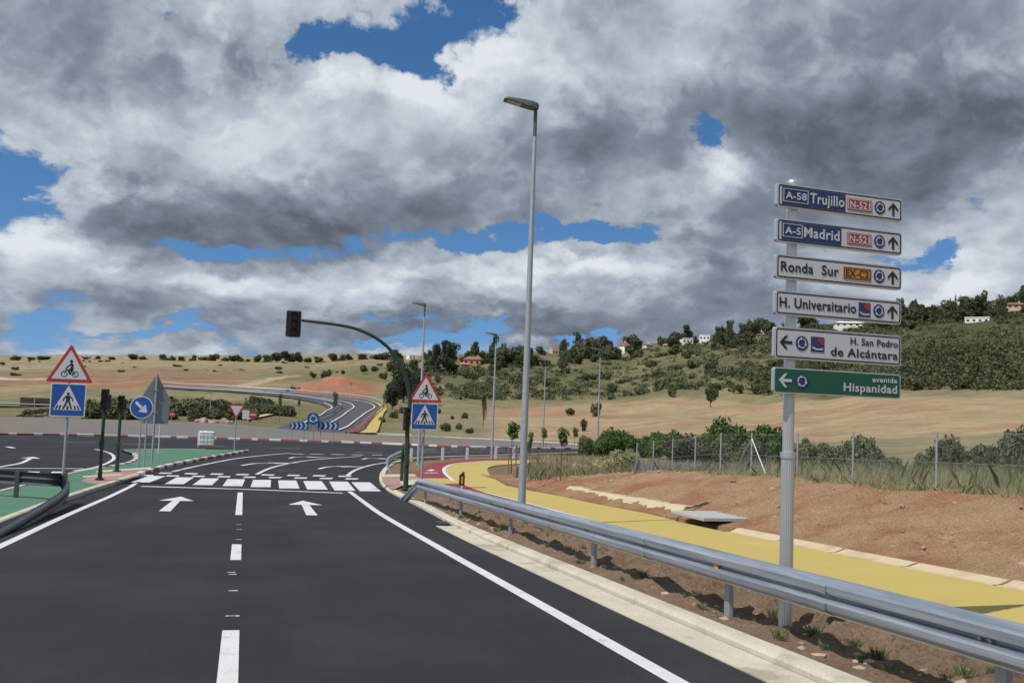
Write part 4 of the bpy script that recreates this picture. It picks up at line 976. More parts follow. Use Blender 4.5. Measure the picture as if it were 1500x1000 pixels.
for y in [pb[0]-4.0, pb[0]-8] + pb:
    z = zr(y); mb = MB()
    mb.box((GX_+.035, y, z+.26), (.055, .11, .76), bev=.008); po = worldpart(mb, 'post', 'galv_dull', gr)
    mb = MB().box((GX_-.02, y, z+.55), (.06, .14, .24), bev=.006); q = worldpart(mb, 'spacer', 'galv_dull', gr)
    mb = MB()
    for dy in (-.05, .05):
        mb.tube([(GX_-.118, y+dy, z+.58), (GX_-.095, y+dy, z+.58)], .016, 8)
    worldpart(mb, 'bolt', 'galv', gr)
    if y in (pb[0], pb[2]): worldpart(MB().box((GX_-.125, y-.03, z+.60), (.02, .075, .12), bev=.004), 'reflector', 'amber', gr)
for y in np.arange(pb[0]-6, pb[-1], 4.0):       # lapped joints
    worldpart(MB().ribbon([[Vector((GX_-.085-a-.005, y+dy, zr(y)+.03+zz)) for a, zz in WB] for dy in (-.16, .16)], smooth=False), 'lap_joint', 'rail_steel', gr)
b = Vector((GX_+.03, pb[3], zr(pb[3])+.77)); t = thing('delineator', b, 'yellow and black delineator on top of the guardrail', 'delineator')
MB().box((0, 0, -.05), (.05, .05, .14)).build('bracket', M['sign_white'], t); MB().box((0, -.01, .13), (.13, .035, .25), bev=.01).build('plate', M['black'], t); MB().box((0, -.031, .13), (.05, .008, .17)).build('reflector', M['amber'], t); MB().tube([(-.02, 0, .25), (.05, -.02, .31)], .03, 8).build('cap', M['black'], t)
lb = [Vector((p.x, p.y, 0)) for p in gp([(-260, 719), (-150, 724), (0, 733), (60, 738), (86, 738)])]
gl = thing('guardrail', (lb[2].x, lb[2].y, zr(lb[2].y)), 'shaded dark guardrail at the left edge with turned down end', 'guardrail')
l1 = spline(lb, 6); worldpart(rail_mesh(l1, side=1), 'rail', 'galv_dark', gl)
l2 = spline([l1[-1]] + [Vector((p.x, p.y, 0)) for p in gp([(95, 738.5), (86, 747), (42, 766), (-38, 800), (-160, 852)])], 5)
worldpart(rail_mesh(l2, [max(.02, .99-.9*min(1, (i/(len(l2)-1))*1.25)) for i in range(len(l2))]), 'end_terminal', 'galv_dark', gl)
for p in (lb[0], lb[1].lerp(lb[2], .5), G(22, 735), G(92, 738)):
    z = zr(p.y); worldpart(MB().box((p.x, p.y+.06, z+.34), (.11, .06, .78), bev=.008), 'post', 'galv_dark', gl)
lb = [Vector((p.x, p.y, 0)) for p in gp([(566, 682), (590, 676.5), (630, 674.5), (700, 673.0), (760, 671.5)])]
gc = thing('guardrail', (lb[3].x, lb[3].y, zr(lb[3].y)), 'low guardrail between the red bikeway curve and the roundabout', 'guardrail')
l1 = spline(lb[1:], 8); worldpart(rail_mesh(l1, side=1), 'rail', 'rail_steel', gc)
lt = spline([lb[1], lb[0], G(571, 694)], 6); worldpart(rail_mesh(lt, [1-.93*(i/(len(lt)-1)) for i in range(len(lt))]), 'end_terminal', 'rail_steel', gc)
for x, y in ((602, 676.5), (648, 674.7), (684, 674), (726, 673.2), (752, 672.5)):
    p = G(x, y); worldpart(MB().box((p.x, p.y, zr(p.y)+.36), (.15, .15, .80), bev=.01), 'post', 'sign_white', gc)
# guardrail of the far road
def far_rail(pts, label, h=.75, dz=.25):
    L = far_line(fl(pts)); b = L[len(L)//2]; t = thing('guardrail', (b.x, b.y, hz(b)), label, 'guardrail'); rows = []
    for p in L: z = hz(p)+dz; rows.append([Vector((p.x, p.y, z+h)), Vector((p.x-.05, p.y-.05, z+h)), Vector((p.x-.1, p.y-.1, z+h*.7)), Vector((p.x-.05, p.y-.05, z+h*.45)), Vector((p.x, p.y, z+h*.4))])
    worldpart(MB().ribbon(rows, smooth=True), 'rail', 'galv', t); mb = MB()
    for p in L[::6]: worldpart(MB().box((p.x+.1, p.y+.1, hz(p)+dz+h*.4), (.12, .12, h*.9)), 'post', 'galv_dull', t)
far_rail([(222, 563.5), (340, 569.5), (430, 575), (480, 579.5), (524, 584), (552, 590), (560, 598), (545, 614), (522, 637)], 'pale guardrail curving along the far side of the far road')
far_rail([(222, 569), (330, 574.8), (410, 580.8), (450, 585.8), (482, 591.5), (499, 598), (490, 607), (458, 622)], 'pale guardrail along the near side of the far road')
# ------------------------------------------------------------------ other things near the road
b = G(301, 656, .02); d = depth_of(b); mp = d/FPX; t = thing('bulk_container', b, 'white caged plastic liquid tank on a dark pallet at the roundabout', 'container', rz=.12)
w = 22*mp; h = 21*mp; MB().box((0, 0, .07), (w, w, .14), bev=.01).build('pallet', M['wood'], t)
MB().box((0, 0, .16+h/2), (w*.95, w*.95, h*.96), bev=.06).build('tank', M['ibc'], t); MB().tube([(0, 0, .1+h), (0, 0, .18+h)], .1, 14).build('filler_cap', M['ibc'], t)
mb = MB()
for k in range(5):
    q = -w/2+w*k/4
    for s in (-1, 1): mb.tube([(q, s*w/2, .14), (q, s*w/2, .16+h)], .009, 6); mb.tube([(s*w/2, q, .14), (s*w/2, q, .16+h)], .009, 6)
for k in range(4):
    z = .18+h*k/3.05; mb.tube([(-w/2, -w/2, z), (w/2, -w/2, z), (w/2, w/2, z), (-w/2, w/2, z), (-w/2, -w/2, z)], .009, 6)
mb.build('cage', M['sign_white'], t)
# slab over the gutter and the dark culvert mouth under it
zs = zr(22.0)
t = thing('gutter_slab', (10.50, 22.0, zs+.30), 'flat concrete slab bridging the gutter beside the yellow path', 'slab')
MB().box((-.02, -.1, -.03), (1.22, 1.7, .08), bev=.012).build('slab', M['galv_concrete'], t)
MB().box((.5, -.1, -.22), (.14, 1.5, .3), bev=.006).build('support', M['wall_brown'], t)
p = G(647, 766); t = thing('drain_grate', (p.x+.05, p.y, zr(p.y)+.012), 'dark drain grate set in the kerb gutter', 'grate')
MB().box((0, 0, 0), (.34, .62, .012)).build('frame', M['black'], t); mb = MB()
for k in range(7): mb.box((0, -.24+.08*k, .008), (.28, .03, .012))
mb.build('bars', M['lamp_dark'], t)
p = G(755, 704); t = tag(MB().tube([(p.x, p.y, p.z), (p.x, p.y, p.z+.35), (p.x+.04, p.y, p.z+.6)], [.09, .10, .06], 9).build('stump', M['wood']), 'short dark brown stump at the planted bed edge beside the lamp', 'stump')
# fence
FX = 15.0; fp = []
for px in (1650, 1505, 1375, 1253, 1172, 1105, 1060, 1023, 990, 962, 938):
    az = YAW+math.atan((px-750)/FPX); y = FX/math.tan(az); fp.append(Vector((FX, y, float(height(FX, y))-.05)))
t = thing('fence', fp[3], 'thin wire mesh fence on galvanised posts along the top of the bank', 'fence')
for p in fp: worldpart(MB().tube([p, p+Vector((0, 0, 1.42))], .026, 8), 'post', 'galv', t)
p = fp[5]; worldpart(MB().tube([p+Vector((0, 0, 1.25)), p+Vector((0, -1.1, .0))], .02, 8), 'brace', 'sign_white', t); worldpart(MB().tube([p+Vector((0, 0, 1.25)), p+Vector((.1, 1.5, .0))], .02, 8), 'brace', 'galv', t)
m = bpy.data.materials.new('wire_mesh'); m.use_nodes = True; nt = NT(m.node_tree); nt.n.clear()
P = nt.new('ShaderNodeNewGeometry').outputs['Position']; px_, py_, pz_ = nt.sep(P)
def wire(a): return nt.m('GREATER_THAN', nt.m('ABSOLUTE', nt.m('SUBTRACT', nt.m('FRACT', nt.m('MULTIPLY', a, 18.)), .5)), .487)
wv = nt.m('MAXIMUM', wire(nt.m('ADD', py_, pz_)), wire(nt.m('SUBTRACT', py_, pz_)))
b_ = nt.new('ShaderNodeBsdfPrincipled'); b_.inputs['Base Color'].default_value = (.42, .45, .48, 1); b_.inputs['Metallic'].default_value = .5; b_.inputs['Roughness'].default_value = .5
tr = nt.new('ShaderNodeBsdfTransparent'); x_ = nt.new('ShaderNodeMixShader'); nt.l.new(wv, x_.inputs[0]); nt.l.new(tr.outputs[0], x_.inputs[1]); nt.l.new(b_.outputs[0], x_.inputs[2])
o_ = nt.new('ShaderNodeOutputMaterial'); nt.l.new(x_.outputs[0], o_.inputs[0]); M['wire_mesh'] = m
mb = MB()
for a, b in zip(fp, fp[1:]): mb.add([a+Vector((-.03, 0, .02)), b+Vector((-.03, 0, .02)), b+Vector((-.03, 0, 1.38)), a+Vector((-.03, 0, 1.38))], [(0, 1, 2, 3)])
worldpart(mb, 'wire_mesh', 'wire_mesh', t)
for zz in (.1, .75, 1.37): worldpart(MB().tube([p+Vector((-.03, 0, zz)) for p in fp], .0035, 5), 'tension_wire', 'galv', t)
# boulders, far wall, houses
def rock(p, s, seed):
    bm = bmesh.new(); bmesh.ops.create_icosphere(bm, subdivisions=3, radius=1)
    for v in bm.verts:
        v.co *= 1 + .45*mnoise.noise(v.co*1.1+Vector((seed*3.1, seed, 0))) + .16*mnoise.noise(v.co*3+Vector((seed, 0, 2)))
        v.co.x *= s*1.25; v.co.y *= s; v.co.z *= s*.8
    return MB().bm(bm).build('boulder', M['rock'])
for k, (px, s, dd) in enumerate(((298, .62, 123), (306, .5, 124), (313, .55, 123), (321, .45, 124.5), (330, .6, 123), (337, .45, 124))):
    o = rock(None, s, k+1); p = on_land(px, dd, .45*s+.3); o.location = p; o.rotation_euler = (0, 0, k*1.3)
    tag(o, ['pale broken boulder at the left end of the rubble row', 'brown boulder, second from left of the rubble row', 'pale boulder, third from left of the rubble row', 'dark boulder, fourth from left of the rubble row', 'large boulder behind the give way sign, second from right', 'small boulder at the right end of the rubble row'][k], 'boulder', 'boulders beyond the roundabout')
dd = 235; a = on_land(-40, dd); t = thing('low_wall', a, 'long low brown wall with pale rail at the far left behind the signs', 'wall')
e = on_land(80, dd); v = e-a; L = Vector((v.x, v.y, 0)).length; t.rotation_euler.z = math.atan2(v.y, v.x); zc = row_depth(40, 594, depth_of(e)).z-a.z
MB().box((L/2, 0, zc/2-1.2), (L, .6, zc+2), bev=.05).build('wall', M['wall_brown'], t)
MB().tube([(0, -.3, zc+.3), (L, -.3, zc+.3)], .16, 8).build('rail', M['galv'], t)
for k in range(5): MB().tube([(L*k/4, -.3, zc-.3), (L*k/4, -.3, zc+(1.6 if k == 3 else .3))], .12, 6).build('rail_post', M['galv'], t)
MB().box((L*.78, .5, zc+.8), (L*.42, 1.2, 1.8), bev=.05).build('building_back', M['wall_brown'], t)
HOUSES = []
def house(px, py, wpx, hpx, wall, label, gable=True, roofm='roof', rz=.3, fall=520, wins=3):
    dd = first_hit(px, py, 250) or fall; b = on_land(px, dd, -.3); mp = dd/FPX; HOUSES.append((px, dd, wpx)); w, h = wpx*mp, hpx*mp; dp_ = max(6, w*.7)
    t = thing('house', b, label, 'house', 'hillside houses', rz=-math.atan((px-750)/FPX)-YAW+rz)
    wh = h*(.66 if gable else .9)
    wl = MB().box((0, 0, wh/2-1), (w, dp_, wh+2)).build('wall', M[wall], t)
    if gable:
        rv = [(-w/2-.3, -dp_/2-.4, wh-.1), (w/2+.3, -dp_/2-.4, wh-.1), (w/2+.3, dp_/2+.4, wh-.1), (-w/2-.3, dp_/2+.4, wh-.1), (-w/2*.7, 0, h), (w/2*.7, 0, h)]
        rf = MB().add(rv, [(0, 1, 5, 4), (2, 3, 4, 5), (1, 2, 5), (3, 0, 4), (3, 2, 1, 0)]).build('roof', M[roofm], t)
        MB().box((w*.22, .3, h-.1), (.6, .6, 1.4)).build('chimney', M[wall], rf)
    else:
        MB().box((0, 0, wh+.12), (w+.3, dp_+.3, .3)).build('roof', M[wall], t)
    for k in range(wins):
        x = -w/2+w*(k+.5)/wins
        MB().box((x, -dp_/2-.01, wh*.52), (w*.32/wins+.3, .08, wh*.34)).build('window' if k != 1 else 'door', M['window'], t)
house(1002, 503.5, 15, 9, 'house_white', 'white hill house with flat roof, lower of the neighbouring white pair', False)
house(1031, 496.5, 15, 9, 'house_white', 'white hill house with flat roof, upper of the neighbouring white pair', False, rz=-.2)
house(911, 517, 13, 17, 'house_white', 'tall pale house with pinkish side below the hilltop trees', True, rz=.7)
house(691, 535, 26, 14, 'house_orange', 'orange walled house with red tiled roof on the scrub hillside', True, rz=-.3)
house(676, 537, 12, 7, 'house_cream', 'small cream house left of the orange walled house', True, 'house_orange', rz=.2)
house(809, 521, 12, 13, 'house_cream', 'cream house showing between the dark trees right of the nearest lamp', False, rz=.3)
house(598, 527, 9, 8, 'house_white', 'small white house above the mast arm bend', False, wins=2)
house(1243, 479, 42, 9, 'house_white', 'long white villa showing between two direction panels', True, 'house_white', rz=.1, fall=500, wins=5)
house(1432, 473, 30, 8, 'house_white', 'white villa with flat roof on the right hilltop slope', False, rz=-.1, wins=4)
house(1487, 452, 22, 9, 'house_cream', 'pale villa under tile roof at the right edge of the hilltop', True, rz=.1, fall=500)
house(123, 526, 9, 5, 'house_white', 'tiny white building on the left horizon beside the warning triangle', False, fall=930, wins=2)
house(945, 503, 10, 8, 'house_white', 'white house half hidden by trees left of the white pair', True, rz=.4, wins=2)
house(972, 508, 9, 5, 'house_cream', 'low pale house below the hilltop trees', True, 'house_cream', rz=.1, wins=2)
house(1112, 493, 14, 5, 'house_cream', 'low pale house just left of the direction panels', True, rz=.1, wins=2)
# ------------------------------------------------------------------ vegetation
def quads_mesh(name, cen, nor, size, aspect, material, smooth=False):
    n = len(cen); nor = nor/np.maximum(np.linalg.norm(nor, axis=1, keepdims=True), 1e-6)
    a = np.cross(nor, rng.normal(size=(n, 3))); a /= np.maximum(np.linalg.norm(a, axis=1, keepdims=True), 1e-6); b = np.cross(nor, a)
    s = np.asarray(size)[:, None]*np.ones((n, 1)); k = aspect
    v = np.stack([cen-a*s, cen-b*s*k+a*s*.1, cen+a*s, cen+b*s*k-a*s*.1], 1).reshape(-1, 3)
    me = bpy.data.meshes.new(name); me.vertices.add(n*4); me.vertices.foreach_set('co', v.astype(np.float32).ravel())
    me.loops.add(n*4); me.loops.foreach_set('vertex_index', np.arange(n*4, dtype=np.int32)); me.polygons.add(n)
    me.polygons.foreach_set('loop_start', np.arange(0, n*4, 4, dtype=np.int32)); me.polygons.foreach_set('loop_total', np.full(n, 4, dtype=np.int32))
    me.update(calc_edges=True); me.materials.append(material); return me
def crown_points(n, lobes):
    """points on and inside ragged lobes: lobes = (x, y, z, rx, ry, rz)"""
    L = np.array(lobes); w = (L[:, 3]*L[:, 4]*L[:, 5])**.66; w /= w.sum(); idx = rng.choice(len(L), n, p=w)
    d = rng.normal(size=(n, 3)); d /= np.linalg.norm(d, axis=1, keepdims=True)
    r = rng.uniform(.45, 1.06, n)**.5
    r *= 1 + .22*np.sin(d[:, 0]*5+idx)*np.cos(d[:, 2]*6+idx*2.)
    return L[idx, :3]+d*r[:, None]*L[idx, 3:], d
def lobes_of(kind, s):
    R = random.Random(s); out = []
    if kind == 'round':
        for k in range(9): a = R.uniform(0, 6.28); q = R.uniform(.1, .62); out.append((q*math.cos(a), q*math.sin(a), R.uniform(.45, 1.18), R.uniform(.28, .5), R.uniform(.28, .5), R.uniform(.22, .38)))
    if kind == 'bush':
        for k in range(8): a = R.uniform(0, 6.28); q = R.uniform(.1, .75); out.append((q*math.cos(a), q*math.sin(a), R.uniform(.2, .72), R.uniform(.26, .46), R.uniform(.26, .46), R.uniform(.22, .36)))
    if kind == 'cone':
        for k in range(10): t = k/9; a = R.uniform(0, 6.28); q = .10*(1-t); out.append((q*math.cos(a), q*math.sin(a), .35+1.75*t, .36*(1-t)+.06, .36*(1-t)+.06, .24))
    if kind == 'tall':
        for k in range(12): t = R.random(); a = R.uniform(0, 6.28); q = R.uniform(.05, .42); out.append((q*math.cos(a), q*math.sin(a), .55+1.5*t, R.uniform(.18, .36)*(1.15-.4*t), R.uniform(.18, .36)*(1.15-.4*t), R.uniform(.18, .34)))
    if kind == 'young':
        for k in range(6): a = R.uniform(0, 6.28); q = R.uniform(.02, .16); out.append((q*math.cos(a), q*math.sin(a), R.uniform(1.25, 2.0), R.uniform(.12, .22), R.uniform(.12, .22), R.uniform(.14, .26)))
    return out
def limbs(kind, s, top):
    R = random.Random(s+99); mb = MB(); q_ = .32 if kind == 'young' else 1.
    mb.tube([(0, 0, -.25), (R.uniform(-.03, .03), 0, top*.4), (R.uniform(-.06, .06), R.uniform(-.05, .05), top)], [.075*q_, .055*q_, .025*q_], 7)
    for k in range(5):
        a = R.uniform(0, 6.28); z = top*R.uniform(.35, .8); L = R.uniform(.25, .5)*(.5 if q_ < 1 else 1)
        mb.tube([(0, 0, z), (L*.5*math.cos(a), L*.5*math.sin(a), z+.16), (L*math.cos(a), L*math.sin(a), z+.3)], [.035*q_, .022*q_, .008*q_], 5)
    return mb
PROTO = {}
def proto(kind, leaf, n, size, variants=3):
    key = (kind, leaf, n)
    if key not in PROTO:
        PROTO[key] = []
        for s in range(variants):
            c, d = crown_points(n, lobes_of(kind, s*17+len(PROTO)))
            c[:, 2] = np.maximum(c[:, 2], .02+.1*rng.random(n))
            crown = quads_mesh('crown', c, d+rng.normal(size=(n, 3))*.7, size*rng.uniform(.6, 1.3, n), .55, M[leaf])
            tr = limbs(kind, s, {'round': .8, 'bush': .35, 'cone': 1.9, 'tall': 1.6, 'young': 1.6}[kind]).mesh('trunk', M['bark'])
            PROTO[key].append((crown, tr))
    return PROTO[key]
def plant(name, p, sx, sz, pr, label, cat, group, k=None):
    cm, tm = pr[(random.randrange(len(pr)) if k is None else k % len(pr))]
    t = thing(name, p, label, cat, group, random.uniform(0, 6.28)); t.scale = (sx, sx*random.uniform(.85, 1.15), sz)
    for nm, me in (('crown', cm), ('trunk', tm)):
        o = bpy.data.objects.new(nm, me); C.objects.link(o); o.parent = t
    return t
def small(name, p, sx, sz, pr, label, cat, group):       # distant ones, one mesh each
    cm, tm = random.choice(pr); o = bpy.data.objects.new(name, cm); C.objects.link(o); o.location = p; o.rotation_euler = (0, 0, random.uniform(0, 6.28)); o.scale = (sx, sx*random.uniform(.85, 1.2), sz)
    return tag(o, label, cat, group)
# hedge and bushes in front of the ploughed field: column, distance, half width m, height m, leaf
near_b = proto('bush', 'l_olive', 5200, .05); near_g = proto('bush', 'l_green', 5200, .055); near_y = proto('bush', 'l_grey', 5600, .042)
H = [(872, 78, 1.2, 1.5, 'g'), (892, 80, 1.6, 2.0, 'g'), (915, 82, 1.7, 2.3, 'g'), (940, 80, 1.5, 1.9, 'g'), (968, 78, 1.8, 2.3, 'g'), (1012, 66, 2.2, 1.9, 'o'), (1030, 74, 1.7, 2.1, 'g'), (1050, 76, 1.4, 1.9, 'g'),
     (1078, 66, 2.0, 2.0, 'o'), (1092, 72, 2.3, 3.0, 'g'), (1122, 73, 2.0, 2.7, 'g'), (1152, 68, 1.6, 2.0, 'g'), (1183, 62, 1.7, 1.9, 'o'), (1213, 66, 1.2, 1.4, 'g'), (1258, 58, 1.7, 2.1, 'o'), (1284, 55, 1.9, 2.5, 'y'), (1308, 58, 1.0, 1.4, 'o'),
     (1372, 60, 1.4, 1.6, 'y'), (1396, 54, 1.6, 2.3, 'o'), (1416, 58, .9, 1.4, 'y'), (1462, 44, 1.5, 1.7, 'y'), (1494, 42, 1.6, 2.1, 'y'), (1540, 40, 1.8, 2.2, 'o'), (1590, 42, 1.7, 2.0, 'y'), (858, 82, 1.0, 1.4, 'o')]
HL = {'g': 'bright green hedge bush in the row below the ploughed field', 'o': 'olive green bush beyond the wire fence below the ploughed field', 'y': 'grey green bush beyond the wire fence at the right'}
for px, dd, w, h, lf in H:
    p = on_land(px, dd, -.1); plant('hedge_bush', p, w*1.0, h*1.06, {'g': near_g, 'o': near_b, 'y': near_y}[lf], HL[lf], 'bush', 'bushes below the ploughed field')
# young staked trees
yg = proto('young', 'l_green', 420, .06, 3)
for (px, py, top, lab, sx) in ((749, 693, 618, 'staked sapling just left of the nearest lamp, fullest crown', 1.3), (775, 688, 628, 'staked sapling just right of the nearest lamp', .9), (795, 674, 626, 'small sapling in front of the thin distant lamp', .9),
                           (821, 716, 626, 'staked sapling with a single long stake beside the dry grass', 1.0), (841, 668, 626, 'sapling farthest right, before the green hedge', 1.0)):
    b = G(px, py, .05); b.z = hz(b)+.1; d = depth_of(b); h = row_depth(px, top, d).z-b.z
    t = plant('sapling', b, sx*h/2.1, h/2.15, yg, lab, 'sapling', 'staked saplings'); 
    MB().tube([(.22, .05, -.2), (.24, .04, 1.15)], .022, 6).build('stake', M['wood'], t); MB().tube([(-.2, -.08, -.2), (-.21, -.06, 1.1)], .022, 6).build('stake', M['wood'], t)
for px, dd, h in ((490, 150, 5), (410, 155, 4.2), (438, 168, 3.4)):
    p = on_land(px, dd); plant('sapling', p, h*.32, h*.48, yg, 'young tree growing on the median of the far road', 'sapling', 'young median trees')
# dark trees left of the mast arm, brown tree, lone trees
dk = proto('round', 'l_dark', 3000, .07, 2); br = proto('tall', 'l_brown', 1500, .05, 2); tl_ = proto('tall', 'l_dark', 2600, .06, 2); co = proto('cone', 'l_dark', 700, .07, 2)
oak = proto('round', 'l_oak', 1100, .11, 4); olv = proto('bush', 'l_olive', 700, .115, 4); oakb = proto('bush', 'l_oak', 700, .115, 4); cyp = proto('cone', 'l_dark', 300, .12, 2); rol = proto('round', 'l_olive', 1000, .11, 3); tal = proto('tall', 'l_oak', 1000, .09, 3)
def hides_house(px, dd, w):
    return any(abs(px-hx) < hw*.5+w*.22 and dd < hd+6 and dd > hd-120 for hx, hd, hw in HOUSES)
def tree_at(px, base_y, top_y, wpx, pr, label, name='tree', cat='tree', group=None, lo=100, fn=plant, zt=1.5):
    dd = first_hit(px, base_y, lo) or 540; p = on_land(px, dd, -.2); mp = dd/FPX
    return fn(name, p, wpx*mp/2/.95, (base_y-top_y)*mp/zt, pr, label, cat, group)
tree_at(590, 590, 528, 44, dk, 'large dark round tree right behind the mast arm pole'); tree_at(612, 592, 545, 34, dk, 'dark tree between the mast arm pole and the warning signs')
tree_at(574, 600, 556, 26, dk, 'lower dark tree leaning against the large one by the mast arm')
tree_at(650, 548, 494, 44, tl_, 'tallest dark tree on the middle skyline above the right warning sign', zt=2.2); tree_at(637, 548, 500, 26, tl_, 'tall dark tree just left of the tallest skyline tree', zt=2.2)
tree_at(708, 628, 570, 15, br, 'tall narrow brown dried tree left of the second right lamp', zt=2.2); tree_at(1040, 592, 566, 24, oak, 'lone dark tree standing on the ploughed field edge', zt=1.4)
tree_at(836, 608, 594, 20, olv, 'small bush alone on the ploughed field', 'bush', 'bush', zt=1.05); tree_at(873, 610, 584, 22, olv, 'dark bush at the ploughed field edge behind the distant lamp', 'bush', 'bush', zt=1.05); tree_at(856, 632, 610, 14, proto('bush', 'l_brown', 400, .12, 2), 'brown leaning shrub right of the saplings', 'bush', 'bush', zt=1.05)
for px, b, t, w in ((1399, 452, 430, 10), (1391, 452, 436, 8), (1406, 453, 432, 9), (1109, 490, 466, 11)):
    tree_at(px, b, t, w, cyp, 'pointed dark cypress on the hilltop' if px > 1200 else 'pointed dark conifer on the hilltop left of the direction panels', 'cypress_tree', 'tree', 'cypresses' if px > 1200 else None, zt=2.2, fn=small)
# skyline trees of the far plain
for px, w, h in ((18, 16, 5), (60, 26, 5), (97, 16, 6), (160, 18, 5), (190, 24, 9), (206, 14, 5), (236, 18, 8), (249, 12, 6), (262, 14, 6), (279, 12, 8), (297, 20, 6), (310, 18, 10), (326, 14, 5), (342, 24, 8), (358, 12, 4), (373, 18, 9), (388, 22, 10), (402, 26, 13), (416, 28, 14), (431, 22, 13), (447, 16, 6), (463, 18, 8), (484, 26, 12), (497, 16, 9), (506, 18, 9), (120, 10, 4), (138, 12, 5), (40, 12, 4), (-30, 20, 7), (-70, 30, 8), (528, 24, 8), (548, 26, 8), (560, 22, 10), (575, 24, 14)):
    dd = float(np.interp(px, [-100, 0, 250, 350, 450, 560], [960, 940, 850, 800, 720, 640])); p = on_land(px, dd, -.8); mp = dd/FPX
    big = px in (416, 402, 190)
    small('skyline_tree', p, w*mp/1.9, (h*1.25+2.5)*mp/1.5, oak, 'dark round tree on the far left skyline of the plain', 'tree', 'trees on the far plain skyline')
# hilltop belt of trees
belt = [(600, 640, 522, 540, 9, 26), (655, 880, 508, 545, 95, 27), (880, 1120, 480, 520, 98, 25), (1120, 1330, 470, 486, 18, 24), (1310, 1520, 434, 466, 60, 25)]
for x0, x1, ya, yb, n, hp in belt:
    for k in range(n):
        px = random.uniform(x0, x1); t = (px-x0)/(x1-x0)
        dd = first_hit(px, float(np.interp(px, [600, 680, 760, 880, 1000, 1100, 1300, 1400, 1520], [536, 537, 532, 522, 508, 495, 476, 462, 447]))+random.uniform(-7, 11), 300) or random.uniform(470, 520)
        p = on_land(px, dd, -.6); mp = dd/FPX; h = hp*random.uniform(.5, 1.05); w = h*random.uniform(.8, 1.5)
        if hides_house(px, dd, w): continue
        small('hill_tree', p, w*mp/1.9, h*mp/1.5, random.choice((oak, oak, rol, tal, dk if k % 6 == 0 else oak)), 'dark evergreen tree in the belt along the hilltop', 'tree', 'trees of the hilltop belt')
# single shrubs of the middle hillside
n = 0
while n < 150:
    px = random.uniform(560, 1160); y = random.uniform(530, 592)
    lo = np.interp(px, [560, 700, 900, 1160], [533, 540, 527, 500]); hi_ = np.interp(px, [560, 700, 900, 1160], [588, 582, 580, 575])
    y = random.uniform(lo, hi_)
    dd = first_hit(px, y, 170, 560)
    if not dd: continue
    n += 1; p = on_land(px, dd, -.3); mp = dd/FPX; w = random.choice((7, 9, 11, 14, 20))*random.uniform(.8, 1.3)
    if any(abs(px-hx) < hw*.5+w*.5 and hd-30 < dd < hd+6 for hx, hd, hw in HOUSES): continue
    h = w*random.uniform(.55, .95)
    small('hillside_shrub', p, w*mp/1.9, h*mp/1.05, random.choice((olv, olv, oakb)), 'olive green shrub dotting the dry middle hillside', 'bush', 'shrubs of the middle hillside')
# shrubs left, beyond the roundabout
gb = proto('bush', 'l_oak', 900, .11, 3); gg = proto('bush', 'l_olive', 900, .11, 3)
for k in range(62):
    px = random.uniform(20, 385); dd = random.uniform(140, 225)
    p = on_land(px, dd, -.3); s = random.uniform(1.6, 3.4) if px > 95 else random.uniform(.7, 1.5); plant('roundabout_shrub', p, s*1.1, s*.9, random.choice((gb, gb, gg)), 'dark green shrub in the thicket beyond the roundabout', 'bush', 'thicket beyond the roundabout')
for k in range(10):
    px = 376+k*5.5; dd = 190+random.uniform(-8, 10); p = on_land(px, dd, -.2); plant('roundside_bush', p, 1.7, 2.1, gg, 'leafy olive bush in the row left of the far road', 'bush', 'bush row beside the far road')
for px, y, w in ((428, 572, 9), (436, 571, 6), (444, 570, 6), (420, 573, 8), (475, 556, 20), (455, 553, 12), (500, 548, 10), (530, 546, 18), (545, 545, 14), (560, 555, 16), (578, 612, 18), (590, 605, 16), (560, 618, 12), (600, 622, 16), (640, 606, 14), (655, 632, 22), (672, 630, 18), (690, 634, 14), (682, 612, 14), (662, 614, 10)):
    tree_at(px, y, y-w*.8, w, olv, 'shrub on the dry slope around the far road', 'slope_shrub', 'bush', 'shrubs around the far road', fn=small, zt=1.05)
for k in range(34):
    px = random.uniform(-20, 590); dd = random.uniform(470, 820)*(1 if px < 450 else .85); p = on_land(px, dd, -.3); s = random.uniform(.8, 2.2)
    small('plain_shrub', p, s*1.3, s, olv, 'small olive shrub scattered on the dry far plain', 'bush', 'shrubs of the far plain')
# ------------------------------------------------------------------ countless growth
def scrub(name, pts, size_lo, size_hi, per, leaf, material):
    cs, ds, ss = [], [], []
    for p in pts:
        s = random.uniform(size_lo, size_hi); c, d = crown_points(per, lobes_of('bush', random.randrange(40)))
        cs.append(np.array(p)+c*np.array([s*1.15, s*1.15, s])); ds.append(d); ss.append(np.full(per, leaf*s))
    c = np.concatenate(cs); d = np.concatenate(ds); s = np.concatenate(ss)*rng.uniform(.6, 1.3, len(c))
    o = bpy.data.objects.new(name, quads_mesh(name, c, d+rng.normal(size=d.shape)*.7, s, .6, material)); C.objects.link(o); o['kind'] = 'stuff'; return o
pa, pb_, pc = [], [], []
for _ in range(900):
    px = random.uniform(590, 1000); y = random.uniform(530, 586); dd = first_hit(px, y, 200, 560)
    if dd and dd > np.interp(px, [590, 700, 800, 1000], [270, 275, 290, 300]):
        q = on_land(px, dd, -.4)
        if mnoise.noise(q*.03)+.3*random.random() > .02: (pa if random.random() < .3 else pc).append(q)
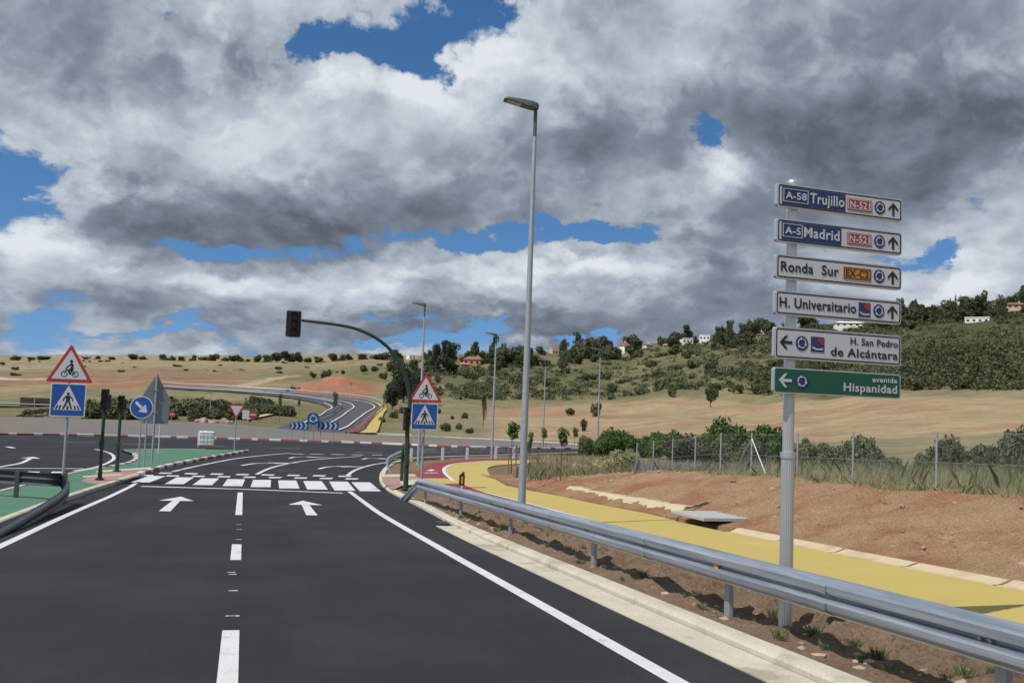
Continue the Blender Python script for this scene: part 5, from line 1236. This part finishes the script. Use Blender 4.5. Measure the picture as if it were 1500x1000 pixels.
for _ in range(6500):
    px = random.uniform(880, 1620); fd = float(np.interp(px, [900, 1000, 1100, 1200, 1300, 1500, 1700], [305, 300, 278, 252, 238, 219, 216]))
    dd = random.uniform(fd, 500)
    q = far_point(px, dd); dn = mnoise.noise(q*.018)+.5*mnoise.noise(q*.05)
    w = float(np.interp(px, [900, 1050, 1180, 1250], [.06, .4, .85, 1]))
    if random.random() > w*(1.0+dn) or any(abs(px-hx) < hw*.5+6 and hd-25 < dd < hd+6 for hx, hd, hw in HOUSES): continue
    p = on_land(px, dd, -.5); (pa if mnoise.noise(q*.03+Vector((9, 2, 1))) > -.05 else pb_).append(p)
scrub('hillside_scrub', pa, 1.0, 2.7, 70, .17, M['l_oak']); scrub('hillside_scrub', pb_ + pc, .9, 2.4, 70, .16, M['l_olive'])
def blades(name, n, place, h_lo, h_hi, w, material, lean=.35):
    P = np.array([place() for _ in range(n)]); hgt = rng.uniform(h_lo, h_hi, n); ang = rng.uniform(0, 2*np.pi, n); ln = rng.normal(size=(n, 2))*lean
    sd_ = np.stack([np.cos(ang), np.sin(ang), np.zeros(n)], 1)*w
    tip = P + np.stack([ln[:, 0]*hgt, ln[:, 1]*hgt, hgt], 1); mid = P + np.stack([ln[:, 0]*hgt*.3, ln[:, 1]*hgt*.3, hgt*.55], 1)
    v = np.stack([P-sd_, P+sd_, mid+sd_*.7, tip, mid-sd_*.7], 1).reshape(-1, 3)
    me = bpy.data.meshes.new(name); me.vertices.add(n*5); me.vertices.foreach_set('co', v.astype(np.float32).ravel()); me.loops.add(n*5); me.loops.foreach_set('vertex_index', np.arange(n*5, dtype=np.int32))
    me.polygons.add(n); me.polygons.foreach_set('loop_start', np.arange(0, n*5, 5, dtype=np.int32)); me.polygons.foreach_set('loop_total', np.full(n, 5, dtype=np.int32)); me.update(calc_edges=True)
    me.materials.append(material); o = bpy.data.objects.new(name, me); C.objects.link(o); o['kind'] = 'stuff'; return o
def shelf(x0, x1, y0, y1, thr=-.9, sc=.5, seed=0.):
    def f():
        while True:
            x, y = random.uniform(x0, x1), random.uniform(y0, y1)
            if mnoise.noise(Vector((x*sc, y*sc, seed))) > thr: return (x, y, float(height(x, y))-.02)
    return f
def fan(p0, p1, d0, d1, thr=-.9, sc=.4, seed=0.):
    def f():
        while True:
            px, dd = random.uniform(p0, p1), random.uniform(d0, d1); q = far_point(px, dd)
            if q.x > 10.6 + max(0, (43-q.y))*.14 and mnoise.noise(Vector((q.x*sc, q.y*sc, seed))) > thr: return (q.x, q.y, hz(q)-.05)
    return f
blades('dry_grass', 15000, shelf(14.2, 25, 9, 42, -.2, .35, 1), .2, .5, .004, M['straw']); blades('green_grass', 26000, shelf(13.7, 27, 8, 44, -.5, .4, 2), .12, .36, .005, M['grass'])
blades('dry_grass', 24000, fan(800, 1500, 42, 68, -.2, .3, 3), .3, .7, .007, M['straw']); blades('green_grass', 24000, fan(780, 1500, 40, 72, -.3, .3, 5), .25, .6, .008, M['grass'])
blades('lavender_grass', 13000, fan(930, 1130, 36, 54, -.3, .3, 7), .35, .7, .007, M['lavender'])
blades('dry_grass', 42000, shelf(10.3, 14.3, 8, 41, -.22, .7, 9), .03, .10, .0045, M['straw'], 1.7); blades('green_grass', 12000, shelf(13.4, 14.8, 8, 42, -.6, .5, 12), .1, .32, .006, M['grass'])
blades('roadside_grass', 1800, lambda: (lambda q: (q.x, q.y, hz(q)+.05))(G(random.uniform(770, 880), random.uniform(688, 712))), .2, .6, .010, M['grass'])
dry = proto('bush', 'l_brown', 900, .10, 2); dst = proto('bush', 'straw', 900, .06, 2); dst2 = proto('bush', 'grass', 3200, .05, 2)
for px, py, w, h, pr, lab in ((912, 702, 1.15, 1.5, dst2, 'bushy tan green shrub at the left end of the wire fence'), (882, 700, .9, 1.1, dst, 'straw coloured dry shrub left of the tan green one'), (852, 700, .6, .7, dst, 'low straw coloured shrub at the planted bed corner')):
    p = G(px, py); p.z = hz(p); plant('dry_shrub', p, w, h, pr, lab, 'shrub', 'dry shrubs at the fence end')
# weeds in the verge soil: countable tufts
wd = []
for s in range(3):
    n = 120; mb = MB()
    for q in range(n):
        a_ = random.uniform(0, 6.28); r_ = random.uniform(0, .09); h_ = random.uniform(.03, .17); ln_ = random.uniform(.1, .6)*h_; x_, y_ = r_*math.cos(a_), r_*math.sin(a_); ca, sa = math.cos(a_), math.sin(a_); w_ = random.uniform(.002, .0045)
        mb.add([(x_-sa*w_, y_+ca*w_, 0), (x_+sa*w_, y_-ca*w_, 0), (x_+ca*ln_*.4+sa*w_*.8, y_+sa*ln_*.4-ca*w_*.8, h_*.6), (x_+ca*ln_, y_+sa*ln_, h_), (x_+ca*ln_*.4-sa*w_*.8, y_+sa*ln_*.4+ca*w_*.8, h_*.6)], [(0, 1, 2, 3, 4)])
    wd.append(mb.mesh('weed_tuft', M['grass']))
blades('green_grass', 22000, shelf(15.4, 27, 9, 46, -.25, .35, 14), .35, .85, .005, M['grass'])
for k in range(64):
    y = random.uniform(4.2, 24) if k > 20 else random.uniform(4.5, 9); x = random.uniform(4.8, 6.1)
    o = bpy.data.objects.new('weed_tuft', wd[k % 3]); C.objects.link(o); o.location = (x, y, zr(y)+.08); s = random.uniform(.35, .8); o.scale = (s, s, s*random.uniform(.6, 1.1)); o.rotation_euler = (0, 0, k*1.7)
    tag(o, 'small green weed tuft in the soil behind the guardrail', 'weed', 'weed tufts in the guardrail verge')
# stones scattered over the verge soil, and clods on the bank
mb = MB()
for k in range(900):
    if k < 640: x, y = random.uniform(4.75, 6.5), random.uniform(4, 28); z = zr(y)+.07
    else: x, y = random.uniform(10.5, 14.6), random.uniform(9, 38); z = float(height(x, y))+.12
    s = random.choice((.015, .02, .03, .05))*random.uniform(.7, 1.4); bm = bmesh.new(); bmesh.ops.create_icosphere(bm, subdivisions=1, radius=s)
    for v in bm.verts: v.co *= random.uniform(.7, 1.3); v.co.z *= .7
    bmesh.ops.translate(bm, vec=(x, y, z), verts=bm.verts); mb.bm(bm)
mb.build('loose_stones', M['rock'])['kind'] = 'stuff'
